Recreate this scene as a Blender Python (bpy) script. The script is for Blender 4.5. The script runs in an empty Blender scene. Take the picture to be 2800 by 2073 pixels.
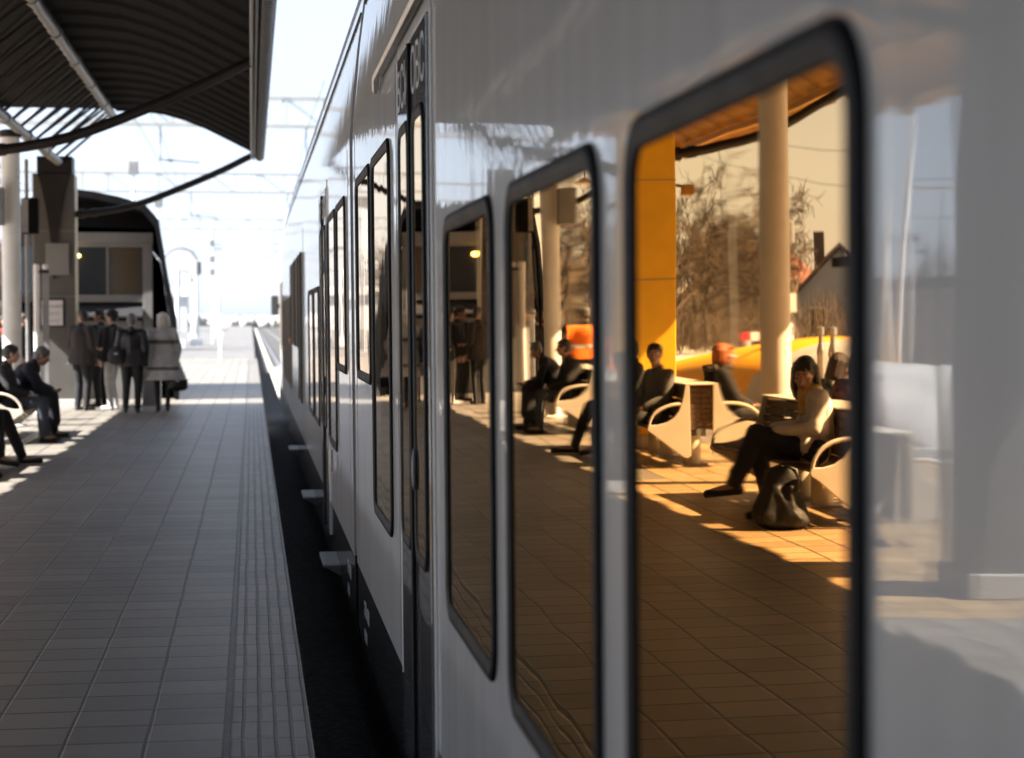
import bpy, bmesh, math, random
from mathutils import Vector, Matrix
sc = bpy.context.scene
COL = sc.collection
R = math.radians

# ------------------------------------------------------------------ camera, sky, sun, exposure
F = 5000.0                                   # focal length in pixels of the 2800 px wide photograph
pitch = math.atan(166 / F); yaw = math.atan(713 / F * math.cos(pitch))
cam_d = bpy.data.cameras.new('camera'); cam = bpy.data.objects.new('camera', cam_d); COL.objects.link(cam)
cam.location = (0, 0, 1.65); cam.rotation_euler = (math.pi / 2 - pitch, 0, -yaw)
cam_d.sensor_width = 36; cam_d.lens = 36 * F / 2800
cam_d.clip_start = 0.05; cam_d.clip_end = 3000
cam_d.dof.use_dof = True; cam_d.dof.focus_distance = 9.0; cam_d.dof.aperture_fstop = 3.0
sc.camera = cam

SUN_EL, SUN_AZ = R(43), R(256)               # sun to the left and a little behind the camera
w = bpy.data.worlds.new("World"); sc.world = w; w.use_nodes = True
nt = w.node_tree; bg = nt.nodes['Background']
sky = nt.nodes.new('ShaderNodeTexSky'); sky.sky_type = 'NISHITA'; sky.sun_disc = False
sky.sun_elevation = SUN_EL; sky.sun_rotation = SUN_AZ; sky.air_density = 1.3; sky.dust_density = 0.6; sky.ozone_density = 1.0
hs = nt.nodes.new('ShaderNodeHueSaturation'); hs.inputs['Saturation'].default_value = 0.24
cool = nt.nodes.new('ShaderNodeVectorMath'); cool.operation = 'MULTIPLY'; cool.inputs[1].default_value = (0.73, 0.825, 1.01)
nt.links.new(sky.outputs[0], hs.inputs['Color']); nt.links.new(hs.outputs[0], cool.inputs[0]); nt.links.new(cool.outputs[0], bg.inputs['Color'])
bg.inputs['Strength'].default_value = 0.05
sd = bpy.data.lights.new('sun', 'SUN'); sun = bpy.data.objects.new('sun', sd); COL.objects.link(sun)
sd.energy = 5.0; sd.angle = R(0.5); sd.color = (1.0, 0.97, 0.93)
sdir = Vector((math.sin(SUN_AZ) * math.cos(SUN_EL), math.cos(SUN_AZ) * math.cos(SUN_EL), math.sin(SUN_EL)))
sun.rotation_euler = (-sdir).to_track_quat('-Z', 'Y').to_euler()
sun.location = sdir * 60
sc.view_settings.view_transform = 'Standard'; sc.view_settings.look = 'None'
sc.view_settings.exposure = 2.42; sc.view_settings.gamma = 1
sc.render.engine = 'CYCLES'
sc.cycles.max_bounces = 8; sc.cycles.glossy_bounces = 6; sc.cycles.diffuse_bounces = 4
sc.cycles.sample_clamp_indirect = 6.0; sc.cycles.caustics_reflective = False; sc.cycles.caustics_refractive = False

# ------------------------------------------------------------------ helpers
random.seed(7)

def rgb(*c): return (c[0], c[1], c[2], 1.0)

def mat(name, col, rough=0.6, metal=0.0, var=0.0, vscale=4.0, bump=0.0, bscale=40.0, coat=0.0, emit=None, spec=0.5, stretch=(1, 1, 1), var2=0.0):
    m = bpy.data.materials.new(name); m.use_nodes = True
    n = m.node_tree.nodes; l = m.node_tree.links; b = n['Principled BSDF']
    b.inputs['Base Color'].default_value = rgb(*col); b.inputs['Roughness'].default_value = rough
    b.inputs['Metallic'].default_value = metal; b.inputs['Specular IOR Level'].default_value = spec
    if coat: b.inputs['Coat Weight'].default_value = coat; b.inputs['Coat Roughness'].default_value = 0.03
    if emit: b.inputs['Emission Color'].default_value = rgb(*emit[0]); b.inputs['Emission Strength'].default_value = emit[1]
    if var or bump:
        tc = n.new('ShaderNodeTexCoord'); mp = n.new('ShaderNodeMapping'); mp.inputs['Scale'].default_value = stretch
        l.new(tc.outputs['Object'], mp.inputs[0])
    if var:
        no = n.new('ShaderNodeTexNoise'); no.inputs['Scale'].default_value = vscale; no.inputs['Detail'].default_value = 6
        l.new(mp.outputs[0], no.inputs['Vector'])
        mr = n.new('ShaderNodeMapRange'); mr.inputs[1].default_value = 0.3; mr.inputs[2].default_value = 0.7
        mr.inputs[3].default_value = 1 - var; mr.inputs[4].default_value = 1 + var
        l.new(no.outputs['Fac'], mr.inputs[0])
        mx = n.new('ShaderNodeVectorMath'); mx.operation = 'SCALE'; mx.inputs[0].default_value = col[:3]
        l.new(mr.outputs[0], mx.inputs['Scale']); l.new(mx.outputs[0], b.inputs['Base Color'])
        m2 = n.new('ShaderNodeMapRange'); m2.inputs[3].default_value = max(0.02, rough - 0.08); m2.inputs[4].default_value = min(1, rough + 0.1)
        l.new(no.outputs['Fac'], m2.inputs[0]); l.new(m2.outputs[0], b.inputs['Roughness'])
    if bump:
        nb = n.new('ShaderNodeTexNoise'); nb.inputs['Scale'].default_value = bscale; nb.inputs['Detail'].default_value = 4
        l.new(mp.outputs[0], nb.inputs['Vector'])
        bp = n.new('ShaderNodeBump'); bp.inputs['Strength'].default_value = 1; bp.inputs['Distance'].default_value = bump
        l.new(nb.outputs['Fac'], bp.inputs['Height']); l.new(bp.outputs[0], b.inputs['Normal'])
        if coat: l.new(bp.outputs[0], b.inputs['Coat Normal'])
    return m

class MB:
    def __init__(s): s.v = []; s.f = []
    def add(s, vs, fs):
        o = len(s.v); s.v += [tuple(v) for v in vs]; s.f += [tuple(i + o for i in f) for f in fs]; return s
    def box(s, x0, x1, y0, y1, z0, z1):
        v = [(x, y, z) for z in (z0, z1) for y in (y0, y1) for x in (x0, x1)]
        return s.add(v, [(0, 2, 3, 1), (4, 5, 7, 6), (0, 1, 5, 4), (2, 6, 7, 3), (0, 4, 6, 2), (1, 3, 7, 5)])
    def tube(s, pts, r, n=8, cap=True):
        pts = [Vector(p) for p in pts]; k = len(pts)
        rs = r if isinstance(r, (list, tuple)) else [r] * k
        vs = []; fs = []
        t0 = (pts[1] - pts[0]).normalized()
        a = Vector((0, 0, 1)) if abs(t0.z) < 0.9 else Vector((0, 1, 0))
        u = t0.cross(a).normalized()
        for i, p in enumerate(pts):
            t = (pts[min(i + 1, k - 1)] - pts[max(i - 1, 0)]).normalized()
            u = (u - t * u.dot(t)).normalized(); w_ = t.cross(u)
            for j in range(n):
                a_ = 2 * math.pi * j / n
                vs.append(p + (u * math.cos(a_) + w_ * math.sin(a_)) * rs[i])
        for i in range(k - 1):
            for j in range(n):
                a_, b_ = i * n + j, i * n + (j + 1) % n
                fs.append((a_, b_, b_ + n, a_ + n))
        if cap: fs += [tuple(reversed(range(n))), tuple(range((k - 1) * n, k * n))]
        return s.add(vs, fs)
    def lathe(s, prof, c=(0, 0, 0), n=20):
        vs = [(c[0] + r * math.cos(2 * math.pi * j / n), c[1] + r * math.sin(2 * math.pi * j / n), c[2] + z) for r, z in prof for j in range(n)]
        fs = [(i * n + j, i * n + (j + 1) % n, (i + 1) * n + (j + 1) % n, (i + 1) * n + j) for i in range(len(prof) - 1) for j in range(n)]
        fs += [tuple(reversed(range(n))), tuple(range((len(prof) - 1) * n, len(prof) * n))]
        return s.add(vs, fs)
    def prism(s, poly, y0, y1):                 # outline in x,z, pushed along y
        n = len(poly)
        vs = [(x, y0, z) for x, z in poly] + [(x, y1, z) for x, z in poly]
        fs = [tuple(range(n)), tuple(reversed(range(n, 2 * n)))] + [(i, i + n, (i + 1) % n + n, (i + 1) % n) for i in range(n)]
        return s.add(vs, fs)
    def ball(s, c, r, n=12, m=8):
        rx, ry, rz = r if isinstance(r, (tuple, list)) else (r, r, r)
        vs = [(c[0], c[1], c[2] - rz)]; fs = []
        for i in range(1, m):
            a = math.pi * i / m
            for j in range(n):
                b = 2 * math.pi * j / n
                vs.append((c[0] + rx * math.sin(a) * math.cos(b), c[1] + ry * math.sin(a) * math.sin(b), c[2] - rz * math.cos(a)))
        vs.append((c[0], c[1], c[2] + rz)); e = len(vs) - 1
        for j in range(n):
            fs.append((0, 1 + (j + 1) % n, 1 + j)); fs.append((e, 1 + (m - 2) * n + j, 1 + (m - 2) * n + (j + 1) % n))
        for i in range(m - 2):
            for j in range(n):
                a, b = 1 + i * n + j, 1 + i * n + (j + 1) % n
                fs.append((a, b, b + n, a + n))
        return s.add(vs, fs)
    def cap(s, a, b, ra, rb, n=12):             # tapered limb with round ends
        a = Vector(a); b = Vector(b)
        s.ball(a, ra, n); s.ball(b, rb, n)
        if (b - a).length > 1e-4: s.tube([a, b], [ra, rb], n)
        return s
    def chain(s, pts):
        for (a, ra), (b, rb) in zip(pts, pts[1:]): s.cap(a, b, ra, rb)
        return s
    def xform(s, M):
        s.v = [tuple(M @ Vector(v)) for v in s.v]; return s
    def mesh(s, name):
        me = bpy.data.meshes.new(name); me.from_pydata(s.v, [], s.f); me.update(); return me

def obj(name, mb, m, parent=None, smooth=False, bevel=0.0, label=None):
    me = mb.mesh(name) if isinstance(mb, MB) else mb
    if m is not None and not me.materials: me.materials.append(m)
    bm = bmesh.new(); bm.from_mesh(me); bmesh.ops.recalc_face_normals(bm, faces=bm.faces[:])
    if bevel:
        es = [e for e in bm.edges if len(e.link_faces) == 2 and e.calc_face_angle(0) > 0.6]
        bmesh.ops.bevel(bm, geom=es, offset=bevel, segments=2, profile=0.5, affect='EDGES', clamp_overlap=True)
    bm.to_mesh(me); bm.free()
    if smooth:
        for p in me.polygons: p.use_smooth = True
        if smooth != 'all':
            try: me.set_sharp_from_angle(angle=R(40))
            except Exception: pass
    o = bpy.data.objects.new(name, me); COL.objects.link(o)
    if parent is not None: o.parent = parent
    if label: o['label'] = label
    return o

def thing(name, label, cat, loc=(0, 0, 0), rz=0.0, group=None):
    o = bpy.data.objects.new(name, None); COL.objects.link(o); o.empty_display_size = 0.2
    o.location = loc; o.rotation_euler = (0, 0, rz)
    o['label'] = label; o['category'] = cat
    if group: o['group'] = group
    return o

def tag(o, label, cat, group=None):
    o['label'] = label; o['category'] = cat
    if group: o['group'] = group
    return o

def struct(name, mb, m, kind='structure', **k):
    o = obj(name, mb, m, **k); o['kind'] = kind; return o

def copy_tree(o, parent=None):
    c = o.copy(); COL.objects.link(c)
    if parent is not None: c.parent = parent
    for ch in list(o.children): copy_tree(ch, c)
    return c

def text_mesh(body, size, depth=0.002, align='CENTER', spacing=1.0, lines=1.0):
    cu = bpy.data.curves.new('lettering', 'FONT'); cu.body = body; cu.size = size; cu.extrude = depth
    cu.align_x = align; cu.space_character = spacing; cu.space_line = lines; cu.resolution_u = 3
    o = bpy.data.objects.new('lettering', cu); COL.objects.link(o)
    dg = bpy.context.evaluated_depsgraph_get()
    me = bpy.data.meshes.new_from_object(o.evaluated_get(dg))
    bpy.data.objects.remove(o); bpy.data.curves.remove(cu)
    return me

def remesh(mb, voxel, smooth=3):
    me = mb.mesh('tmp'); o = bpy.data.objects.new('tmp', me); COL.objects.link(o)
    md = o.modifiers.new('r', 'REMESH'); md.mode = 'VOXEL'; md.voxel_size = voxel; md.use_smooth_shade = True
    if smooth:
        ms = o.modifiers.new('s', 'SMOOTH'); ms.factor = 0.5; ms.iterations = smooth
    dg = bpy.context.evaluated_depsgraph_get(); dg.update()
    out = bpy.data.meshes.new_from_object(o.evaluated_get(dg))
    bpy.data.objects.remove(o); bpy.data.meshes.remove(me)
    return out

# ------------------------------------------------------------------ materials
M = {}
def paver_material():
    m = bpy.data.materials.new('platform_pavers'); m.use_nodes = True
    n = m.node_tree.nodes; l = m.node_tree.links; b = n['Principled BSDF']
    geo = n.new('ShaderNodeNewGeometry'); sp = n.new('ShaderNodeSeparateXYZ'); l.new(geo.outputs['Position'], sp.inputs[0])
    def mth(op, a, b_=None, c_=None):
        q = n.new('ShaderNodeMath'); q.operation = op
        for i, v in enumerate((a, b_, c_)):
            if v is None: continue
            if isinstance(v, (int, float)): q.inputs[i].default_value = v
            else: l.new(v, q.inputs[i])
        return q.outputs[0]
    X, Y = sp.outputs['X'], sp.outputs['Y']
    strip = mth('GREATER_THAN', X, -0.10)                      # edge strip of narrow grooved pavers
    wx = mth('ADD', 0.312, mth('MULTIPLY', strip, 0.064 - 0.312))
    nz = n.new('ShaderNodeTexNoise'); nz.inputs['Scale'].default_value = 1.3; l.new(geo.outputs['Position'], nz.inputs['Vector'])
    jit = mth('MULTIPLY', mth('SUBTRACT', nz.outputs['Fac'], 0.5), 0.015)
    ux = mth('DIVIDE', mth('ADD', mth('ADD', X, 0.10), jit), wx)
    uy = mth('DIVIDE', mth('ADD', Y, mth('MULTIPLY', jit, 0.8)), 0.30)
    fx, fy = mth('FRACT', ux), mth('FRACT', uy)
    ex = mth('MULTIPLY', mth('MINIMUM', fx, mth('SUBTRACT', 1, fx)), wx)
    ey = mth('MULTIPLY', mth('MINIMUM', fy, mth('SUBTRACT', 1, fy)), 0.30)
    half = mth('MULTIPLY', mth('MINIMUM', mth('FRACT', mth('MULTIPLY', uy, 2)), mth('SUBTRACT', 1, mth('FRACT', mth('MULTIPLY', uy, 2)))), 0.15)
    def line(e, wdt):
        mr = n.new('ShaderNodeMapRange'); mr.interpolation_type = 'SMOOTHSTEP'
        mr.inputs[1].default_value = wdt * 0.4; mr.inputs[2].default_value = wdt; l.new(e, mr.inputs[0]); return mr.outputs[0]
    lx, ly = line(ex, 0.011), line(ey, 0.010)
    border = line(mth('ABSOLUTE', mth('ADD', X, 0.10)), 0.022)
    wn = n.new('ShaderNodeTexWhiteNoise'); wn.noise_dimensions = '2D'
    cb = n.new('ShaderNodeCombineXYZ'); l.new(mth('FLOOR', ux), cb.inputs[0]); l.new(mth('FLOOR', uy), cb.inputs[1]); l.new(cb.outputs[0], wn.inputs['Vector'])
    n2 = n.new('ShaderNodeTexNoise'); n2.inputs['Scale'].default_value = 18; n2.inputs['Detail'].default_value = 8; l.new(geo.outputs['Position'], n2.inputs['Vector'])
    n3 = n.new('ShaderNodeTexNoise'); n3.inputs['Scale'].default_value = 0.7; n3.inputs['Detail'].default_value = 5; l.new(geo.outputs['Position'], n3.inputs['Vector'])
    v = mth('ADD', 0.72, mth('MULTIPLY', wn.outputs['Value'], 0.30))
    v = mth('ADD', v, mth('MULTIPLY', mth('SUBTRACT', n2.outputs['Fac'], 0.5), 0.35))
    v = mth('ADD', v, mth('MULTIPLY', mth('SUBTRACT', n3.outputs['Fac'], 0.5), 0.5))
    vo = n.new('ShaderNodeTexVoronoi'); vo.inputs['Scale'].default_value = 2.3; l.new(geo.outputs['Position'], vo.inputs['Vector'])
    spot = n.new('ShaderNodeMapRange'); spot.inputs[1].default_value = 0.03; spot.inputs[2].default_value = 0.055; spot.inputs[3].default_value = 0.55; spot.inputs[4].default_value = 1.0
    l.new(vo.outputs['Distance'], spot.inputs[0]); v = mth('MULTIPLY', v, spot.outputs[0])          # trodden gum spots
    n4 = n.new('ShaderNodeTexNoise'); n4.inputs['Scale'].default_value = 0.9; n4.inputs['Detail'].default_value = 9; n4.inputs['Roughness'].default_value = 0.7; n4.inputs['Distortion'].default_value = 1.2
    l.new(geo.outputs['Position'], n4.inputs['Vector']); st = n.new('ShaderNodeMapRange'); st.inputs[1].default_value = 0.56; st.inputs[2].default_value = 0.68; st.inputs[3].default_value = 1.0; st.inputs[4].default_value = 0.74
    l.new(n4.outputs['Fac'], st.inputs[0]); v = mth('MULTIPLY', v, st.outputs[0])                    # spilt stains
    grout = mth('MULTIPLY', mth('MULTIPLY', lx, ly), border)
    v = mth('MULTIPLY', v, mth('ADD', 0.10, mth('MULTIPLY', grout, 0.90)))
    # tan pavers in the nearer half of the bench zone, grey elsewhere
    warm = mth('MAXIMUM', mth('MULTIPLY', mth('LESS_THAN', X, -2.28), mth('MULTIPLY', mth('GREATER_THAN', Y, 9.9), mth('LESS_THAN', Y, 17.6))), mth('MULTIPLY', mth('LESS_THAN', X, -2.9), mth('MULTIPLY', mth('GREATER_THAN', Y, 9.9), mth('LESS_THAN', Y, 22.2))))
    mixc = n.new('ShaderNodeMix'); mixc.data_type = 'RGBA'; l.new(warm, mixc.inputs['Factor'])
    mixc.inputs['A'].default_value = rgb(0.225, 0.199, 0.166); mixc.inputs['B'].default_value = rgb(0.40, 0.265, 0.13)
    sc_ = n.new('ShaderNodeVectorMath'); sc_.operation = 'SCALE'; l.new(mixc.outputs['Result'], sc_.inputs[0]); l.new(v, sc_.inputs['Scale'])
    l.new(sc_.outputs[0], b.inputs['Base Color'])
    rr = mth('ADD', 0.33, mth('MULTIPLY', n2.outputs['Fac'], 0.22)); l.new(rr, b.inputs['Roughness'])
    bp = n.new('ShaderNodeBump'); bp.inputs['Distance'].default_value = 0.004
    l.new(mth('ADD', grout, mth('MULTIPLY', n2.outputs['Fac'], 0.25)), bp.inputs['Height']); l.new(bp.outputs[0], b.inputs['Normal'])
    return m

def paint_material(name, col, amp, rough=0.35):
    """glossy coach paint on slightly wavy sheet metal with faint vertical dirt streaks"""
    m = bpy.data.materials.new(name); m.use_nodes = True
    n = m.node_tree.nodes; l = m.node_tree.links; b = n['Principled BSDF']
    tc = n.new('ShaderNodeTexCoord')
    mp = n.new('ShaderNodeMapping'); mp.inputs['Scale'].default_value = (1, 3.5, 0.6); l.new(tc.outputs['Object'], mp.inputs[0])
    no = n.new('ShaderNodeTexNoise'); no.inputs['Scale'].default_value = 1.0; no.inputs['Detail'].default_value = 3; no.inputs['Roughness'].default_value = 0.55
    l.new(mp.outputs[0], no.inputs['Vector'])
    bp = n.new('ShaderNodeBump'); bp.inputs['Strength'].default_value = 1; bp.inputs['Distance'].default_value = amp
    l.new(no.outputs['Fac'], bp.inputs['Height']); l.new(bp.outputs[0], b.inputs['Coat Normal'])
    b.inputs['Coat Weight'].default_value = 0.78; b.inputs['Specular IOR Level'].default_value = 0.1; b.inputs['Coat Roughness'].default_value = 0.02; b.inputs['Coat IOR'].default_value = 1.9
    b.inputs['Roughness'].default_value = rough
    mp2 = n.new('ShaderNodeMapping'); mp2.inputs['Scale'].default_value = (1, 9, 0.6); l.new(tc.outputs['Object'], mp2.inputs[0])
    n2 = n.new('ShaderNodeTexNoise'); n2.inputs['Scale'].default_value = 1.0; n2.inputs['Detail'].default_value = 7; l.new(mp2.outputs[0], n2.inputs['Vector'])
    mr = n.new('ShaderNodeMapRange'); mr.inputs[1].default_value = 0.35; mr.inputs[2].default_value = 0.7; mr.inputs[3].default_value = 1.0; mr.inputs[4].default_value = 0.86
    l.new(n2.outputs['Fac'], mr.inputs[0])
    s_ = n.new('ShaderNodeVectorMath'); s_.operation = 'SCALE'; s_.inputs[0].default_value = col; l.new(mr.outputs[0], s_.inputs['Scale'])
    l.new(s_.outputs[0], b.inputs['Base Color'])
    return m

def glass_material(name, tint, amp):
    """gold tinted sun-control glass: a slightly wavy coloured mirror"""
    m = bpy.data.materials.new(name); m.use_nodes = True
    n = m.node_tree.nodes; l = m.node_tree.links; b = n['Principled BSDF']
    b.inputs['Base Color'].default_value = rgb(*tint); b.inputs['Metallic'].default_value = 1; b.inputs['Roughness'].default_value = 0.012; b.inputs['Specular Tint'].default_value = rgb(0.95, 0.74, 0.46)
    tc = n.new('ShaderNodeTexCoord'); mp = n.new('ShaderNodeMapping'); mp.inputs['Scale'].default_value = (1, 2.6, 1.6); l.new(tc.outputs['Object'], mp.inputs[0])
    no = n.new('ShaderNodeTexNoise'); no.inputs['Scale'].default_value = 1.0; no.inputs['Detail'].default_value = 1.5; no.inputs['Roughness'].default_value = 0.24
    l.new(mp.outputs[0], no.inputs['Vector'])
    bp = n.new('ShaderNodeBump'); bp.inputs['Strength'].default_value = 1; bp.inputs['Distance'].default_value = amp
    l.new(no.outputs['Fac'], bp.inputs['Height']); l.new(bp.outputs[0], b.inputs['Normal'])
    return m

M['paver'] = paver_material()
M['white_paint'] = paint_material('white_coach_paint', (0.84, 0.82, 0.79), 0.0020)
M['skirt_paint'] = paint_material('black_skirt_paint', (0.016, 0.0165, 0.018), 0.0008, 0.3)
M['door_paint'] = paint_material('grey_door_paint', (0.055, 0.058, 0.066), 0.0004, 0.35)
M['glass'] = glass_material('gold_tinted_glass', (0.72, 0.50, 0.32), 0.0007)
M['cab_glass'] = mat('brown_film_glass', (0.13, 0.105, 0.082), 0.7, spec=0.08, var=0.15, vscale=2)
M['roof_paint'] = mat('grey_roof_paint', (0.30, 0.30, 0.31), 0.55, var=0.12, vscale=3)
M['rubber'] = mat('black_rubber', (0.006, 0.0064, 0.008), 0.55, spec=0.16, var=0.2, vscale=9, bump=0.0006, bscale=30)
M['black'] = mat('matt_black', (0.006, 0.006, 0.007), 0.8, var=0.2)
M['bellows'] = mat('dark_bellows', (0.012, 0.012, 0.014), 0.85, bump=0.004, bscale=20)
M['steel'] = mat('brushed_steel', (0.45, 0.46, 0.48), 0.35, 0.9, var=0.15, vscale=12)
M['white'] = mat('white_lacquer', (0.74, 0.73, 0.71), 0.42, var=0.05, vscale=5)
M['white_col'] = mat('white_column_paint', (0.72, 0.70, 0.66), 0.5, var=0.08, vscale=3, bump=0.002, bscale=8)
M['yellow'] = mat('yellow_paint', (0.80, 0.46, 0.015), 0.45, var=0.07, vscale=3)
M['grey_panel'] = mat('grey_panel_paint', (0.085, 0.081, 0.074), 0.5, var=0.1, vscale=3)
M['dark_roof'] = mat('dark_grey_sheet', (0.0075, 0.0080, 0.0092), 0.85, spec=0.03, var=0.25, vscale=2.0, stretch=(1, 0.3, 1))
M['ochre_roof'] = mat('ochre_sheet', (0.32, 0.17, 0.028), 0.55, var=0.3, vscale=1.5)
M['beam'] = mat('dark_beam_paint', (0.016, 0.014, 0.0145), 0.5, spec=0.25, var=0.2)
M['pipe'] = mat('grey_pipe', (0.19, 0.19, 0.195), 0.45, var=0.15)
M['gutter'] = mat('galvanised_gutter', (0.075, 0.078, 0.083), 0.45, 0.3, var=0.25, vscale=8)
M['bench'] = mat('cream_bench_enamel', (0.62, 0.56, 0.47), 0.4, var=0.06)
M['slat'] = mat('brown_wood_slats', (0.085, 0.048, 0.024), 0.55, var=0.35, vscale=14, stretch=(6, 1, 6))
M['concrete'] = mat('pale_concrete', (0.46, 0.44, 0.41), 0.85, var=0.18, vscale=1.2, bump=0.003, bscale=60)
M['asphalt'] = mat('dusty_asphalt', (0.11, 0.107, 0.105), 0.9, var=0.2, vscale=0.6, bump=0.004, bscale=90)
M['ballast'] = mat('ballast_stone', (0.055, 0.052, 0.05), 0.9, var=0.6, vscale=22, bump=0.05, bscale=24)
M['grass'] = mat('dry_grass', (0.115, 0.11, 0.095), 0.95, var=0.4, vscale=0.5, bump=0.03, bscale=12)
M['galv'] = mat('pale_galvanised_steel', (0.60, 0.61, 0.62), 0.6, 0.0, var=0.1)
M['galv2'] = mat('dull_galvanised_steel', (0.30, 0.305, 0.31), 0.7, var=0.1)
M['bark'] = mat('grey_brown_bark', (0.085, 0.064, 0.048), 0.9, var=0.3)
M['twig'] = mat('brown_twigs', (0.085, 0.062, 0.044), 0.9, var=0.3, vscale=1.0)
M['needle'] = mat('dark_needles', (0.035, 0.048, 0.026), 0.9, var=0.4, vscale=2.0)
M['red_tile'] = mat('red_roof_tiles', (0.20, 0.065, 0.045), 0.8, var=0.25, vscale=3)
M['render'] = mat('pale_house_render', (0.50, 0.45, 0.37), 0.9, var=0.1)
M['win_dark'] = mat('dark_window_glass', (0.02, 0.024, 0.03), 0.08, spec=0.8)
M['lamp_on'] = mat('lit_lamp_glass', (0.9, 0.8, 0.4), 0.4, emit=((1.0, 0.72, 0.22), 1.6))
M['red'] = mat('red_sign_paint', (0.55, 0.03, 0.04), 0.5)
M['ink'] = mat('black_ink', (0.02, 0.02, 0.022), 0.6)
M['sticker'] = mat('white_sticker', (0.62, 0.62, 0.62), 0.5)
M['skin'] = mat('skin', (0.40, 0.235, 0.165), 0.5, var=0.1, vscale=25)
M['skin_old'] = mat('ruddy_skin', (0.36, 0.19, 0.13), 0.55, var=0.12, vscale=25)

# ------------------------------------------------------------------ ground, platform, track
PL_L, PL_R, PL_Y0, PL_Y1 = -8.2, 0.23, -18.0, 75.5
struct('ground', MB().box(-900, 900, -60, 2200, -0.75, -0.62), M['grass'])
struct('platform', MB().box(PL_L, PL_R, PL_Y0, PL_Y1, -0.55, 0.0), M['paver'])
struct('platform_base', MB().box(PL_L - 0.1, PL_R - 0.09, PL_Y0, PL_Y1, -0.612, -0.554), M['concrete'])
struct('station_square', MB().box(-34, PL_L - 0.104, -18, 100, -0.30, -0.06), M['concrete'])
struct('access_road', MB().box(-14, 0.16, PL_Y1 + 0.01, 420, -0.30, -0.12), M['asphalt'])
struct('ballast_bed', MB().box(PL_R - 0.06, 60, -18, 420, -0.616, -0.575), M['ballast'])
struct('cable_duct', MB().box(0.72, 0.90, 49, 420, -0.56, -0.44), M['concrete'])
rails = MB()
for tx in (2.02, 6.6):
    for s in (-0.76, 0.76): rails.box(tx + s - 0.035, tx + s + 0.035, -18, 420, -0.57, -0.43)
struct('rails', rails, M['steel'])
slp = MB()
for k in range(60): slp.box(0.75, 3.3, 44 + k * 0.65, 44.26 + k * 0.65, -0.574, -0.53)
struct('sleepers', slp, M['concrete'])

# ------------------------------------------------------------------ train
TX = 0.58
train = thing('commuter_train', 'long white commuter train with gold mirrored windows standing at the platform', 'train', (TX, 0, 1.65))
train.rotation_euler = (0, -R(0.5), 0)
H0 = 1.65
def zr(z): return z - H0
SIDE = [(0, zr(0.26)), (0, zr(2.68)), (0.006, zr(2.76)), (0.018, zr(2.9)), (0.05, zr(3.2)), (0.10, zr(3.55)), (0.16, zr(3.78)), (0.26, zr(3.93)), (0.44, zr(4.03)), (0.8, zr(4.10)), (1.44, zr(4.12))]
FULL = SIDE + [(2.88 - x, z) for x, z in reversed(SIDE[:-1])]
def car(y0, y1, nose):
    b = MB(); n = len(FULL)
    secs = [(y0, 1.0, 0, 0)] + ([(y1, 1.0, 0, 0)] if not nose else [(y1 - 0.01, 1, 0, 0), (y1 + 0.9, .965, .03, .02), (y1 + 1.9, .88, .12, .10), (y1 + 2.8, .74, .30, .25), (y1 + 3.5, .56, .62, .5), (y1 + 3.9, .40, .95, .8)])
    for y, sx, dn, _ in secs:
        for x, z in FULL:
            zz = z - dn * max(0, (z - zr(1.2))) / 2.8 * 2
            b.v.append((1.44 + (x - 1.44) * sx, y, zz))
    for i in range(len(secs) - 1):
        for j in range(n):
            a, c = i * n + j, i * n + (j + 1) % n; b.f.append((a, c, c + n, a + n))
    b.f.append(tuple(range(n))); b.f.append(tuple(reversed(range((len(secs) - 1) * n, len(secs) * n))))
    cb_ = obj('car_body', b, M['white_paint'], train, smooth=True)
    cb_.data.materials.append(M['roof_paint'])
    for p in cb_.data.polygons:
        if p.center.z > zr(3.5): p.material_index = 1
    obj('roof_seam', MB().box(0.075, 0.16, y0 + 0.05, y1, zr(3.42), zr(3.436)), M['black'], train)
    s = MB(); SK = [(0.004, zr(0.256)), (0.004, zr(-0.10)), (0.03, zr(-0.26)), (2.85, zr(-0.26)), (2.876, zr(-0.10)), (2.876, zr(0.256))]
    s.prism(SK, y0, y1 + (2.2 if nose else 0)); obj('skirt', s, M['skirt_paint'], train, bevel=0.006)
car(-7.0, 10.40, False); car(10.72, 37.6, True)
bel = MB()
for k in range(5): bel.prism([(x + 0.05 + 0.02 * (k % 2), z) if x < 1.44 else (x - 0.05, z) for x, z in FULL], 10.40 + k * 0.064, 10.464 + k * 0.064)
obj('bellows', bel, M['bellows'], train)
obj('joint_cover', MB().box(0.012, 0.03, 10.43, 10.69, zr(0.30), zr(2.72)), M['grey_panel'], train)
obj('underframe', MB().box(0.35, 2.5, -6.5, 39, zr(-0.56), zr(-0.26)), M['black'], train)
# drip rail over the near door
dr = MB().tube([(-0.03, 1.0, zr(2.72)), (-0.03, 8.02, zr(2.70)), (-0.02, 8.16, zr(2.66))], 0.016, 6); dr.box(-0.03, 0.01, 1.0, 8.0, zr(2.705), zr(2.715))
obj('drip_rail', dr, M['steel'], train, smooth=True)

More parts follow.
